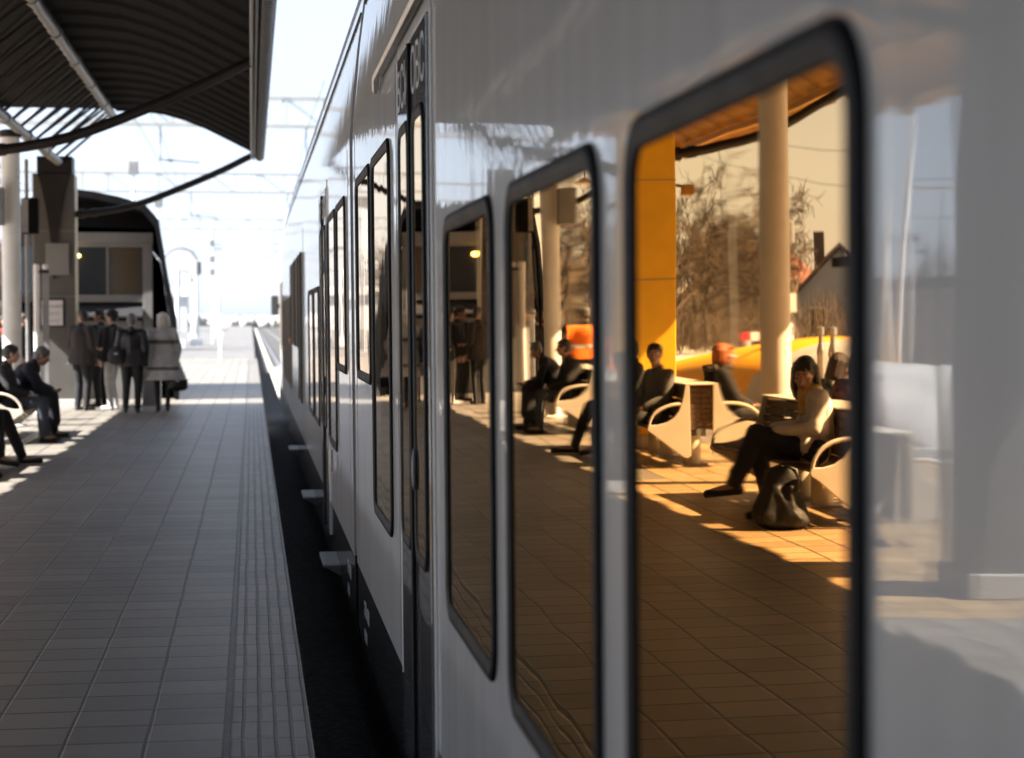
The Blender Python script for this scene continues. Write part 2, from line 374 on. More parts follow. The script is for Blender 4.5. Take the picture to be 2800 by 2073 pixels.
def rrect(y0, y1, z0, z1, r, n=7):
    pts = []
    for cy, cz, a0 in ((y1 - r, z1 - r, 0), (y0 + r, z1 - r, 90), (y0 + r, z0 + r, 180), (y1 - r, z0 + r, 270)):
        for k in range(n + 1):
            a = R(a0 + 90 * k / n); pts.append((cy + r * math.cos(a), cz + r * math.sin(a)))
    return pts
PROF = [(0.0, -0.002), (0.002, 0.006), (0.010, 0.0115), (0.030, 0.0135), (0.050, 0.0125), (0.056, 0.0100), (0.070, 0.0095), (0.078, 0.006), (0.080, 0.001)]
def window(y0, y1, z0, z1, parent=None, r=0.11, base=0.0, wdt=0.66, glass=None, name='window', k=1.0):
    f = MB(); prof = [(a * wdt, h * k) for a, h in PROF]
    rings = [rrect(y0 + a, y1 - a, zr(z0) + a, zr(z1) - a, max(r - a, 0.012)) for a, h in prof]
    n = len(rings[0])
    for (a, h), rg in zip(prof, rings): f.v += [(base - h, y, z) for y, z in rg]
    for i in range(len(rings) - 1):
        for j in range(n):
            p, q = i * n + j, i * n + (j + 1) % n; f.f.append((p, q, q + n, p + n))
    fr = obj(name, f, M['rubber'], parent or train, smooth='all')
    a = prof[-2][0]; g = MB(); rg = rrect(y0 + a, y1 - a, zr(z0) + a, zr(z1) - a, max(r - a, 0.012))
    g.v = [(base - 0.0030, y, z) for y, z in rg] + [(base - 0.0005, y, z) for y, z in rg]; n = len(rg)
    g.f = [tuple(range(n)), tuple(reversed(range(n, 2 * n)))] + [(i, i + n, (i + 1) % n + n, (i + 1) % n) for i in range(n)]
    if parent is None: obj('pane', g, glass or M['glass'], fr)
    else: obj('pane', g, glass or M['glass'], parent)
    return fr
for a in ((1.67, 2.78, .75, 1.955), (3.01, 4.12, .75, 1.955), (4.36, 5.46, .75, 1.955), (7.62, 8.76, .72, 2.41), (8.90, 10.06, 1.32, 2.41),
          (11.28, 12.46, 1.30, 2.41), (12.62, 13.84, .72, 2.41), (15.85, 17.15, .71, 1.93), (17.35, 18.65, .71, 1.93)):
    window(*a)

def door(y0, y1, texts):
    ym = (y0 + y1) / 2
    for i, (a, b, t) in enumerate(((y0, ym - 0.012, texts[0]), (ym + 0.012, y1, texts[1]))):
        leaf = obj('door', MB().box(-0.012, 0.02, a, b, zr(-0.02), zr(2.64)), M['door_paint'], train, bevel=0.008)
        window(a + 0.075, b - 0.065, 0.80, 2.37, parent=leaf, r=0.10, base=-0.0125, wdt=0.55, name='window_frame', k=0.7)
        tm = text_mesh(t, 0.26, 0.0008, spacing=0.95)
        for v in tm.vertices: v.co = (-0.0145 - v.co.z, (a + b) / 2 - v.co.x * 0.95, zr(2.43) + v.co.y * 0.85)
        obj('lettering', tm, M['sticker'], leaf)
    # grey frame round the opening, rubber seal down the middle, button and grab handle
    fr = MB(); fr.box(-0.006, 0.03, y0 - 0.07, y0 - 0.006, zr(0.0), zr(2.70)); fr.box(-0.006, 0.03, y1 + 0.006, y1 + 0.07, zr(0.0), zr(2.70)); fr.box(-0.0045, 0.03, y0 - 0.006, y1 + 0.006, zr(2.648), zr(2.70))
    obj('door_frame', fr, M['white_paint'], train, bevel=0.004)
    obj('door_seal', MB().tube([(-0.014, ym, zr(0.0)), (-0.014, ym, zr(2.62))], 0.013, 8), M['rubber'], train, smooth=True)
    for yy in (y0 - 0.078, y1 + 0.078):
        obj('door_edge_highlight', MB().tube([(-0.002, yy, zr(0.26)), (-0.002, yy, zr(2.64))], 0.007, 6), M['white'], train, smooth=True)  # white tube stands in for the highlight along the body edge
    b = MB().ball((-0.022, ym - 0.10, zr(1.12)), (0.010, 0.022, 0.075), 14, 10); obj('door_button', b, M['pipe'], train, smooth='all')
door(5.90, 7.06, ('ОВС', '5СИ')); door(14.02, 15.20, ('5СИ', 'ОВС'))
# steps that fold out of the skirt, lettering on the skirt, lamps, drip lines
for y in (12.85, 17.65, 24.0):
    st = MB().box(-0.115, 0.03, y - 0.36, y + 0.36, zr(-0.055), zr(-0.035))
    for k in range(7): st.box(-0.112 + 0.018 * k, -0.105 + 0.018 * k, y - 0.34, y + 0.34, zr(-0.035), zr(-0.029))
    obj('footstep', st, M['pipe'], train, bevel=0.004)
    br = MB()
    for s in (-0.30, 0.30):
        br = MB(); br.add([(-0.10, y + s - 0.02, zr(-0.056)), (0.03, y + s - 0.02, zr(-0.056)), (0.03, y + s - 0.02, zr(-0.13)), (-0.10, y + s + 0.02, zr(-0.056)), (0.03, y + s + 0.02, zr(-0.056)), (0.03, y + s + 0.02, zr(-0.13))], [(0, 1, 2), (3, 5, 4), (0, 3, 4, 1), (1, 4, 5, 2), (0, 2, 5, 3)])
        obj('step_bracket', br, M['pipe'], train)
def skirt_text(body, y, z, size):
    tm = text_mesh(body, size, 0.001)
    for v in tm.vertices: v.co = (0.0032 - v.co.z, y - v.co.x, zr(z) + v.co.y)
    obj('lettering', tm, M['sticker'], train)
skirt_text('ЭПг-001', 9.62, 0.05, 0.115); skirt_text('02201', 9.72, -0.08, 0.09)
skirt_text('ЭПг-001', 11.35, 0.05, 0.115); skirt_text('02201', 11.45, -0.08, 0.09)
hn = MB().box(-0.02, 0.002, 13.50, 13.60, zr(0.52), zr(0.68)); obj('door_button', hn, M['steel'], train, bevel=0.01)
# driver's cab: brown glazed panels, black mirror, wipers of light
def cab(poly):
    g = MB(); n = len(poly); g.v = [(-0.006, y, zr(z)) for y, z in poly] + [(0.004, y, zr(z)) for y, z in poly]
    g.f = [tuple(range(n)), tuple(reversed(range(n, 2 * n)))] + [(i, i + n, (i + 1) % n + n, (i + 1) % n) for i in range(n)]
    obj('cab_window', g, M['cab_glass'], train)
cab([(21.5, .66), (22.5, .66), (22.5, 2.42), (21.5, 2.42)]); cab([(22.62, 1.28), (24.4, 1.28), (24.4, 2.42), (22.62, 2.42)]); cab([(24.52, 1.28), (26.9, 1.28), (26.9, 2.42), (24.52, 2.42)])
cab([(27.0, .62), (33.8, .62), (35.5, 1.0), (37.4, 1.2), (37.4, 2.35), (35.0, 2.35), (35.0, 1.96), (27.0, 1.96)])
for y in (21.42, 22.56, 24.46, 26.95):
    obj('window_bar', MB().box(-0.016, 0.004, y - 0.03, y + 0.03, zr(0.66 if y < 22.6 else 1.28), zr(2.42)), M['rubber'], train)
mr_ = obj('wing_mirror', MB().box(-0.17, -0.02, 37.9, 38.15, zr(1.72), zr(2.12)), M['black'], train, bevel=0.03)
obj('mirror_arm', MB().box(-0.03, 0.03, 37.95, 38.1, zr(1.85), zr(1.95)), M['black'], mr_)
for y, z in ((27.3, 1.32), (33.0, 1.10)): obj('marker_lamp', MB().ball((-0.012, y, zr(z)), (0.02, 0.09, 0.05), 10, 6), mat('amber_lens', (0.75, 0.33, 0.06), 0.3), train, smooth='all')
# panel joints in the body side
for y in (7.30, 10.2, 11.0, 15.6, 20.6):
    obj('panel_joint', MB().box(-0.0015, 0.002, y - 0.004, y + 0.004, zr(0.30), zr(2.66)), M['pipe'], train)

# ------------------------------------------------------------------ canopy
CY0, CY1 = -12.0, 34.5
canopy = thing('platform_canopy', 'long curved sheet canopy on columns over the middle of the platform', 'canopy', (-3.5, CY0, 0))
def cl(p): return (p[0] + 3.5, p[1] - CY0, p[2])
RW = [(-2.45, 5.46), (-2.0, 5.455), (-1.59, 5.41), (-1.2, 5.30), (-0.81, 5.15), (-0.4, 4.95), (0.0, 4.75), (0.14, 4.66)]
LW1 = [(-4.45, 5.46), (-4.9, 5.45)]
LW2 = [(-4.9, 5.45), (-5.3, 5.39), (-5.8, 5.22), (-6.3, 4.98), (-6.8, 4.70), (-7.05, 4.52)]
def roof(prof, m, label=None):
    b = MB(); ys = []
    y = CY0
    while y < CY1 - 0.01:
        for d, h in ((0, 0), (0.52, 0), (0.60, 0.03), (0.66, 0.045), (0.94, 0.045), (1.0, 0.03)):
            if y + d <= CY1: ys.append((y + d, h))
        y += 1.08
    ys.append((CY1, 0)); n = len(prof)
    for yy, h in ys:
        for x, z in prof: b.v.append(cl((x, yy, z + h)))
    o = len(b.v)
    for yy, h in ys:
        for x, z in prof: b.v.append(cl((x, yy, z + 0.11)))
    m_ = len(ys)
    for i in range(m_ - 1):
        for j in range(n - 1):
            a = i * n + j; b.f.append((a, a + 1, a + n + 1, a + n)); b.f.append((o + a, o + a + n, o + a + n + 1, o + a + 1))
        for j in (0, n - 1):
            a = i * n + j; b.f.append((a, a + n, o + a + n, o + a))
    for i in (0, m_ - 1):
        for j in range(n - 1):
            a = i * n + j; b.f.append((a, o + a, o + a + 1, a + 1))
    return obj('roof_sheet', b, m, canopy, label=label)
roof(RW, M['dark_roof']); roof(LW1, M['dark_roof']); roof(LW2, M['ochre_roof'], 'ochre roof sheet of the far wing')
obj('ridge_cap', MB().box(-0.95, 1.05, 0, CY1 - CY0, 5.50, 5.56), M['dark_roof'], canopy)
# battens and clips under the right hand sheet
for x, z in ((-5.2, 5.39), (-6.05, 5.05), (-6.75, 4.69)):
    obj('purlin', MB().box(x + 3.46, x + 3.54, 0, CY1 - CY0, z - 0.12, z - 0.02), M['ochre_roof'], canopy)
g = MB(); pts = []; rs = []
for k in range(int((CY1 - CY0) / 0.15)):
    for d, r in ((0, 0.072), (0.11, 0.074), (0.115, 0.086), (0.145, 0.086)): pts.append(cl((0.17, CY0 + k * 0.15 + d, 4.655))); rs.append(r)
g.tube(pts, rs, 14); obj('gutter', g, M['gutter'], canopy, smooth=True)
obj('fascia', MB().box(3.555, 3.58, 0, CY1 - CY0, 4.58, 4.72), M['gutter'], canopy)
obj('conduit', MB().tube([cl((0.02, CY0, 4.63)), cl((0.02, CY1, 4.63))], 0.022, 6), M['pipe'], canopy)
for x, z, r in ((-2.5, 5.36, 0.075), (-4.45, 5.36, 0.075), (-3.48, 4.52, 0.075)):
    ppp = MB(); y = CY0
    ppp.tube([cl((x, CY0, z)), cl((x, CY1 + 0.1, z))], r, 12)
    while y < CY1: ppp.tube([cl((x, y, z)), cl((x, y + 0.16, z))], r + 0.018, 12); y += 2.6
    obj('pipe_chord', ppp, M['pipe'], canopy, smooth=True)
y = CY1 - 0.2; k = 0
while y > 12 and k < 92:
    for x in (-2.5, -4.45):
        obj('strut', MB().tube([cl((x, y, 5.34)), cl((-3.48, y + (0.28 if k % 4 < 2 else -0.28), 4.52))], 0.024, 6), M['beam'], canopy, smooth=True); k += 1
    y -= 0.5

def yellow_column(y, label, m_front, arms=True):
    t = thing('canopy_column', label, 'column', (-3.575, y, 0), group='box columns of the canopy')
    body = MB().box(-0.375, 0.375, -0.28, 0.28, 0.16, 4.30); obj('shaft', body, m_front, t, bevel=0.015)
    obj('plinth', MB().box(-0.40, 0.40, -0.31, 0.31, 0, 0.16), M['concrete'], t, bevel=0.01)
    fin = []; 
    for i in range(13):
        u = i / 12; fin.append((0.30 - 0.26 * math.sin(u * math.pi / 2) ** 0.8, 4.28 - 1.9 * u))
    poly = fin + [(-x + 0.02, z) for x, z in reversed(fin)]
    if m_front is not M['yellow']: obj('fin', MB().prism(poly, -0.33, -0.283), M['beam'], t)
    for zc in (2.05, 3.25): obj('panel_joint', MB().box(-0.3765, 0.3765, -0.2815, 0.2815, zc - 0.006, zc + 0.006), M['pipe'], t)
    obj('head', MB().box(-0.30, 0.34, -0.26, 0.26, 4.30, 4.62), M['beam'], t, bevel=0.02)
    if arms:
        cr = [(0.375, 3.56), (1.0, 3.64), (1.6, 3.79), (2.35, 4.09), (3.05, 4.40), (3.5, 4.63), (3.80, 4.77)]
        from mathutils import geometry
        for s in (1, -1):
            pts = []
            for i in range(len(cr) - 1):
                p0 = cr[max(i - 1, 0)]; p1 = cr[i]; p2 = cr[i + 1]; p3 = cr[min(i + 2, len(cr) - 1)]
                for q in range(6):
                    u = q / 6
                    f = lambda a, b, c, d: 0.5 * (2 * b + (c - a) * u + (2 * a - 5 * b + 4 * c - d) * u * u + (3 * b - a - 3 * c + d) * u ** 3)
                    pts.append((s * f(p0[0], p1[0], p2[0], p3[0]), -0.15, f(p0[1], p1[1], p2[1], p3[1])))
            pts.append((s * cr[-1][0], -0.15, cr[-1][1]))
            if s < 0: pts = [(x * 0.905, y_, z_) for x, y_, z_ in pts]
            ar = MB().tube(pts, 0.062, 12); ar.tube([pts[1], pts[2]], 0.085, 12); ar.tube([pts[3], pts[4]], 0.075, 12)
            obj('arm', ar, M['beam'], t, smooth=True)
    return t
yc1 = yellow_column(34.7, 'grey box column with a white notice and curved arms, behind the standing group', M['grey_panel'])
yc2 = yellow_column(22.0, 'yellow box column with curved arms, at the end of the middle bench', M['yellow'])
yc3 = yellow_column(10.9, 'grey box column nearest to the camera, before the near bench', M['grey_panel'])
yc4 = yellow_column(-0.6, 'yellow box column behind the camera', M['yellow'])
# the yellow side sheet of the grey column faces the train
obj('side_panel', MB().box(0.3765, 0.382, -0.26, 0.26, 0.17, 4.28), mat('tan_panel_paint', (0.24, 0.19, 0.10), 0.5), yc1)
# notices on the column
nb = tag(obj('notice_board', MB().box(-3.80, -3.42, 34.385, 34.405, 1.52, 1.98), M['sticker'], bevel=0.004), 'white notice with three lines of lettering on the grey box column', 'notice')
obj('frame', MB().box(-3.83, -3.39, 34.406, 34.416, 1.49, 2.01), M['black'], nb)
tm = text_mesh('ОСТАНОВКА\nПРОСТО\nЗА 124 ОТ', 0.078, 0.001, lines=1.7)
for v in tm.vertices: v.co = (-3.61 + v.co.x * 0.78, 34.383 - v.co.z, 1.84 + v.co.y)
obj('lettering', tm, M['pipe'], nb)
ib = tag(obj('notice_board', MB().box(-3.72, -3.30, 34.36, 34.366, 2.44, 3.02), mat('faint_board', (0.20, 0.20, 0.195), 0.5)), 'dull transparent information board on the grey box column above the white notice', 'notice')
tm = text_mesh('ИНФОРМАЦИЯ', 0.055, 0.0008)
for v in tm.vertices: v.co = (-3.51 + v.co.x * 0.95, 34.3585 - v.co.z, 2.92 + v.co.y)
obj('lettering', tm, M['pipe'], ib)
# camera bracket on the yellow column
cbk = thing('surveillance_camera', 'small camera on a bracket on the yellow box column', 'camera', (-3.95, 21.9, 3.2))
obj('bracket', MB().tube([(0.0, 0, 0), (-0.16, 0, -0.02)], 0.02, 8), M['pipe'], cbk); obj('housing', MB().box(-0.30, -0.13, -0.11, 0.07, -0.13, 0.0), M['ochre_roof'], cbk, bevel=0.02)

def round_column(y, label):
    t = thing('round_column', label, 'column', (-3.79 if y < 20 else -3.62, y, 0), group='round white columns of the canopy')
    obj('shaft', MB().lathe([(0.14, 0.02), (0.14, 4.45)], n=40), M['white_col'], t, smooth=True)
    obj('base_plate', MB().lathe([(0.21, 0.0), (0.21, 0.02), (0.15, 0.035)], n=32), M['white_col'], t)
    obj('cap', MB().lathe([(0.15, 4.40), (0.17, 4.42), (0.17, 4.50), (0.10, 4.52)], n=32), M['beam'], t)
round_column(17.0, 'round white column between the near and the middle bench'); round_column(28.75, 'round white column behind the farthest bench'); round_column(5.6, 'round white column nearest to the camera')
# unseen building added left of the platform to darken its near end
shade_bld = thing('shade_building', 'unseen grey building added behind the camera to shade the near platform', 'building', (-24, -15, -0.06))
obj('wall', MB().box(-9, 9, -19, 19, 0, 11.5), M['grey_panel'], shade_bld); obj('roof', MB().box(-9.4, 9.4, -19.4, 19.4, 11.5, 11.9), M['dark_roof'], shade_bld)
for k in range(8):
    for z in (1.2, 5.0, 8.4):
        wn_ = obj('window', MB().box(9.0, 9.05, -18.5 + k * 4.8, -15.9 + k * 4.8, z, z + 2.4), M['white'], shade_bld); obj('pane', MB().box(9.051, 9.07, -18.4 + k * 4.8, -16.0 + k * 4.8, z + .1, z + 2.3), M['win_dark'], wn_)
# small things by the columns
sb = thing('loudspeaker', 'grey box loudspeaker hanging on a thin pole left of the grey column', 'loudspeaker', (-3.98, 33.7, 0))
obj('pole', MB().tube([(0, 0.1, 0), (0, 0.1, 4.5)], 0.035, 10), M['pipe'], sb, smooth=True); obj('housing', MB().box(-0.06, 0.22, -0.12, 0.07, 3.16, 3.80), M['dark_roof'], sb, bevel=0.02)
obj('front_grille', MB().box(-0.075, 0.05, -0.135, -0.125, 3.18, 3.78), M['pipe'], sb)
it = thing('information_stand', 'white tube stand with a narrow glass board in front of the grey column', 'information stand', (-3.72, 32.9, 0))
obj('tube', MB().lathe([(0.05, 0), (0.05, 2.58), (0.03, 2.6)], (0, 0, 0), 20), M['white'], it, smooth=True); obj('board', MB().box(0.10, 0.21, -0.02, 0.02, 0.3, 2.5), M['pipe'], it, bevel=0.005)
obj('clamp', MB().box(0.03, 0.22, -0.03, 0.03, 2.44, 2.49), M['beam'], it); obj('lamp', MB().ball((0.15, 0, 2.55), 0.05), M['white'], it, smooth='all')
hg = tag(obj('hanging_sign', MB().box(-3.90, -3.69, 28.3, 28.6, 3.05, 3.62), M['pipe'], bevel=0.01), 'grey sign box fixed to the round white column behind the farthest bench', 'sign')
fl = thing('canopy_lamp', 'white dish lamp hanging under the canopy', 'lamp', (-5.0, 33.4, 4.05))
obj('shade', MB().lathe([(0.06, 0.10), (0.24, 0.0), (0.23, -0.02)], n=24), M['white'], fl, smooth=True); obj('rod', MB().tube([(0, 0, 0.1), (0, 0, 1.35)], 0.015, 6), M['beam'], fl)

# ------------------------------------------------------------------ benches (two seats back to back on round pedestals)
BL = 2.8
def make_bench(label):
    t = thing('double_bench', label, 'bench', (-3.56, 0, 0), group='back to back benches along the platform')
    kite0 = [(0.050, .13), (0.055, .87), (0.125, .87), (0.15, .78), (0.185, .69), (0.24, .60), (0.32, .53), (0.42, .485), (0.55, .465), (0.66, .465), (0.70, .455), (0.715, .43), (0.70, .405), (0.60, .36), (0.46, .28), (0.30, .185), (0.18, .12), (0.11, .105)]
    kite = [(0.13 + (x - 0.05) * 0.74, z) for x, z in kite0]
    for y in (0.0, BL):
        for s in (1, -1):
            obj('side_panel', MB().prism([(s * x, z) for x, z in kite], y - 0.018, y + 0.018), M['bench'], t, bevel=0.006)
            pts = []
            for i in range(11):
                a = R(0 + 95 * i / 10); pts.append((s * (0.27 + 0.325 * math.cos(a)), y, 0.45 + 0.225 * math.sin(a)))
            obj('armrest', MB().tube(pts, 0.017, 8), M['bench'], t, smooth=True)
    for s in (1, -1):
        b = MB()
        for i in range(6):
            x = 0.60 - 0.064 * i; z = 0.445 - 0.012 * i
            b.box(min(s * x, s * (x - 0.052)), max(s * x, s * (x - 0.052)), 0.02, BL - 0.02, z - 0.02, z)
        obj('seat', b, M['slat'], t)
        b = MB()
        for i in range(6):
            z = 0.45 + 0.068 * i; x = 0.225 - 0.015 * i
            b.box(min(s * x, s * (x - 0.018)), max(s * x, s * (x - 0.018)), 0.02, BL - 0.02, z, z + 0.057)
        obj('backrest', b, M['slat'], t)
    for y in (0.0, BL):
        eb = MB(); yy = 0.035 if y == 0 else BL - 0.05
        for i in range(8):
            z = 0.40 + 0.056 * i; hw = 0.135 + (0.02 if i == 0 else 0)
            for q in (-1, 1): eb.box(min(0.003 * q, q * hw), max(0.003 * q, q * hw), yy, yy + 0.015, z, z + 0.05)
        obj('end_panel', eb, M['slat'], t)
    rl = MB().box(-0.185, 0.185, -0.018, BL + 0.018, 0.871, 0.888); obj('top_rail', rl, M['bench'], t, bevel=0.004)
    obj('beam', MB().box(-0.05, 0.05, 0.018, BL - 0.018, 0.33, 0.41), M['pipe'], t)
    for y in (0.5, 1.62, 2.3):
        obj('pedestal', MB().lathe([(0.105, 0.012), (0.105, 0.34)], (0, y, 0), 28).box(-0.16, 0.16, y - 0.16, y + 0.16, 0.0, 0.012), M['bench'], t, smooth=True)
    return t
b1 = make_bench('cream bench with brown slats nearest to the camera, seating the woman in the beige coat'); b1.location.y = 13.2
b2 = copy_tree(b1); b2.location.y = 18.8; b2['label'] = 'cream bench with brown slats between the round white column and the yellow box column'
b3 = copy_tree(b1); b3.location.y = 24.45; b3['label'] = 'cream bench with brown slats farthest along the platform, seating the hunched old man'

# ------------------------------------------------------------------ pavilion at the end of the canopy
pv = thing('waiting_pavilion', 'dark curved waiting pavilion with a big framed window behind the standing group', 'pavilion', (-3.25, 37.6, 0))
AR = [(1.80, 0), (1.79, 1.0), (1.76, 1.64), (1.60, 2.45), (1.50, 3.1), (1.41, 3.64), (1.14, 3.95), (0.61, 4.10), (0.1, 4.20), (-0.3, 4.245), (-0.8, 4.18), (-1.2, 4.02), (-1.5, 3.7), (-1.62, 3.1), (-1.68, 2.0), (-1.70, 0)]
sh = MB(); n = len(AR)
for y, q in ((0, 1.0), (8.5, 0.78)):
    for x, z in AR: sh.v.append((x * q, y, z * (0.4 + 0.6 * q)))
    for x, z in AR: sh.v.append((x * 0.945 * q, y, z * 0.965 * (0.4 + 0.6 * q)))
for j in range(n - 1):
    sh.f += [(j, j + 1, 2 * n + j + 1, 2 * n + j), (n + j, 3 * n + j, 3 * n + j + 1, n + j + 1), (j, n + j, n + j + 1, j + 1), (2 * n + j, 2 * n + j + 1, 3 * n + j + 1, 3 * n + j)]
sh.f += [(0, 2 * n, 3 * n, n), (n - 1, 2 * n - 1, 4 * n - 1, 3 * n - 1)]
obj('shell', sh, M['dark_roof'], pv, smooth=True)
obj('gable', MB().prism([(x * 0.93, z * 0.955) for x, z in AR if z > 3.4], 0.55, 0.65), M['dark_roof'], pv)
gp = mat('pavilion_frame_grey', (0.13, 0.127, 0.122), 0.5, var=0.08)
XL, XR = -1.50, 1.06
obj('fascia_band', MB().box(XL - 0.1, XR + 0.21, 0.50, 0.60, 3.18, 3.40), gp, pv, bevel=0.01)
obj('sill_band', MB().box(XL, XR - 0.002, 0.50, 0.60, 1.98, 2.13), gp, pv, bevel=0.01)
for x in (XR, XL - 0.1): obj('jamb', MB().box(x, x + (0.2 if x > 0 else 0.098), 0.48, 0.60, 0.0, 3.179), gp, pv, bevel=0.01)
wf = obj('window', MB().box(XL, XR, 0.56, 0.58, 2.131, 3.179), M['win_dark'], pv)
for x in (-0.55, 0.35): obj('mullion', MB().box(x - 0.02, x + 0.02, 0.535, 0.559, 2.131, 3.10), gp, wf)
obj('frame', MB().box(XL, XR, 0.535, 0.559, 3.102, 3.179), gp, wf)
obj('opening_shade_sheet', MB().box(XL, XR, 0.62, 0.66, 0.0, 1.979), M['black'], pv)  # black sheet stands in for the shade inside the opening
obj('counter', MB().box(-0.35, XR - 0.02, 0.50, 0.58, 0.0, 1.60), gp, pv, bevel=0.01)
obj('awning', MB().add([(XL, 0.3, 1.72), (XR, 0.3, 1.70), (XR, 0.58, 1.93), (XL, 0.58, 1.93), (XL, 0.3, 1.68), (XR, 0.3, 1.66), (XR, 0.58, 1.72), (XL, 0.58, 1.72)], [(0, 1, 2, 3), (4, 7, 6, 5), (0, 4, 5, 1), (2, 6, 7, 3), (0, 3, 7, 4), (1, 5, 6, 2)]), M['black'], pv)
for x, z in ((-0.30, 2.92),):
    wlp = obj('wall_lamp', MB().ball((x, 0.40, z), (0.13, 0.09, 0.055), 14, 8), M['lamp_on'], pv, smooth='all')
    obj('lamp_arm', MB().tube([(x, 0.42, z + 0.05), (x, 0.52, z + 0.1)], 0.015, 6), M['beam'], wlp)
obj('back_wall', MB().prism([(x * .74, z * .83) for x, z in AR], 8.2, 8.4), M['dark_roof'], pv)

# litter bin and case by the group
tag(obj('litter_bin', MB().box(-2.05, -1.70, 35.2, 35.5, 0, 0.52), M['pipe'], bevel=0.02), 'dark square litter bin standing behind the blonde woman', 'bin')

# ------------------------------------------------------------------ yellow stair roof with two vents, lamps, sheds seen in the windows
ys = MB(); NY, NX = 40, 16
for i in range(NY + 1):
    y = 24.6 + (45.0 - 24.6) * i / NY
    h = 1.24 * min(1, math.sqrt(max(0, (y - 24.6) / 1.6)) if y < 26.2 else 1) * (1 if y < 30 else max(0, 1 - ((y - 30) / 15.0) ** 1.25))
    wd = 2.2 * min(1, math.sqrt(max(0.02, (y - 24.6) / 1.6)) if y < 26.2 else 1)
    for j in range(NX + 1):
        a = math.pi * j / NX; ys.v.append((wd * math.cos(a), y - 30, h * math.sin(a) ** 0.7 - 0.06))
for i in range(NY):
    for j in range(NX):
        a = i * (NX + 1) + j; ys.f.append((a, a + 1, a + NX + 2, a + NX + 1))
split = int(NY * (28.4 - 24.6) / 20.4); ye = MB(); ye.v = list(ys.v); ye.f = ys.f[:split * NX]; ys.f = ys.f[split * NX:]
yr = thing('stair_roof', 'low rounded yellow roof rising over the underpass stairs beside the platform', 'roof', (-8.7, 30, 0)); obj('shell', ys, mat('yellow_shell_paint', (0.84, 0.40, 0.008), 0.6, spec=0.2, var=0.08, vscale=1.0), yr, smooth='all')
obj('end_cap', ye, M['concrete'], yr, smooth='all', label='pale concrete end of the yellow roof'); obj('kerb', MB().box(-2.3, 2.3, -5.6, 15.2, -0.06, 0.015), M['concrete'], yr)
for i, y in enumerate((23.5, 22.9)):
    vt = tag(obj('vent_pipe', MB().lathe([(0.065, 0.0), (0.065, 1.02), (0.075, 1.05), (0.065, 1.12), (0.04, 1.20), (0.038, 1.30), (0.06, 1.31), (0.06, 1.40), (0.02, 1.42)], (-6.35, y, 0), 24), M['steel'], smooth=True),
             ('polished steel vent pipe in front of the yellow stair roof, farther of the pair', 'polished steel vent pipe in front of the yellow stair roof, nearer of the pair')[i], 'vent', 'steel vent pipes by the yellow roof')

def arch_lamp(loc, rz, h, label, group, s=1.0, pm='galv', pr=0.032):
    t = thing('street_lamp', label, 'street lamp', loc, rz, group)
    pts = [(0, 0, 0), (0, 0, h - 0.9)]
    for i in range(1, 11):
        a = math.pi - math.pi * i / 10 * 0.94; pts.append((0.9 + 0.9 * math.cos(a), 0, h - 0.9 + 0.9 * math.sin(a)))
    pp = MB().tube(pts, [pr] * 2 + [pr * 0.8] * 10, 8); obj('pole', pp, M[pm], t, smooth=True)
    x, _, z = pts[-1]; obj('lamp_shade', MB().lathe([(0.05, 0.12), (0.20, 0.05), (0.20, -0.62), (0.17, -0.63)], (x, 0, z - 0.05), 16), M['pipe'], t, smooth=True)
    return t
arch_lamp((-4.55, 97, -0.12), 0, 5.45, 'arched street lamp with a cylinder shade, nearest beside the access road', 'arched lamps along the road', pm='pipe', pr=0.075)
arch_lamp((-7.4, 178, -0.12), 0, 6.35, 'arched street lamp with a cylinder shade, farther along the access road', 'arched lamps along the road', pm='pipe', pr=0.075)
arch_lamp((-14.7, 59, -0.06), math.pi, 5.3, 'arched street lamp on the station square in front of the bare trees', 'arched lamps on the square', pm='pipe')
arch_lamp((-15.0, 95, -0.3), math.pi, 6.3, 'arched street lamp on the station square behind the orange vest worker', 'arched lamps on the square', pm='pipe')
lp = thing('lamp_post', 'tall white lamp post with a short cross arm beside the platform', 'lamp post', (-9.5, 29.5, -0.06))
obj('pole', MB().lathe([(0.11, 0), (0.11, 0.5), (0.065, 0.55), (0.055, 5.6)], n=16), M['white'], lp, smooth=True)
obj('cross_arm', MB().tube([(0, 0, 4.2), (-0.95, 0, 4.2)], 0.025, 8), M['pipe'], lp); obj('lamp', MB().ball((-1.0, 0, 4.0), (0.13, 0.13, 0.06), 12, 6), M['white'], lp, smooth='all')
for (x, y, zt, lab) in ((-4.6, 74, 7.9, 'floodlight mast with a square head rising over the pavilion, taller one'), (-4.5, 92, 7.7, 'floodlight mast with a square head rising over the pavilion, lower one')):
    t = thing('floodlight_mast', lab, 'floodlight', (x, y, -0.12), group='floodlight masts behind the pavilion')
    obj('pole', MB().tube([(0, 0, 0), (0, 0, zt - 0.5)], 0.06, 8), M['galv'], t, smooth=True)
    obj('head', MB().box(-0.2, 0.2, -0.12, 0.12, zt - 0.45, zt + 0.1), M['pipe'], t, bevel=0.03)
sg = thing('platform_sign', 'small white blank sign on a white post at the end of the platform', 'sign', (-1.2, 72, 0))
obj('post', MB().box(-0.05, 0.05, -0.03, 0.03, 0, 1.3), M['white'], sg, bevel=0.01); obj('plate', MB().box(-0.26, 0.26, -0.05, -0.03, 1.28, 1.66), M['white'], sg, bevel=0.01)
obj('plate_edge', MB().box(-0.28, 0.28, -0.028, -0.01, 1.26, 1.68), M['pipe'], sg)

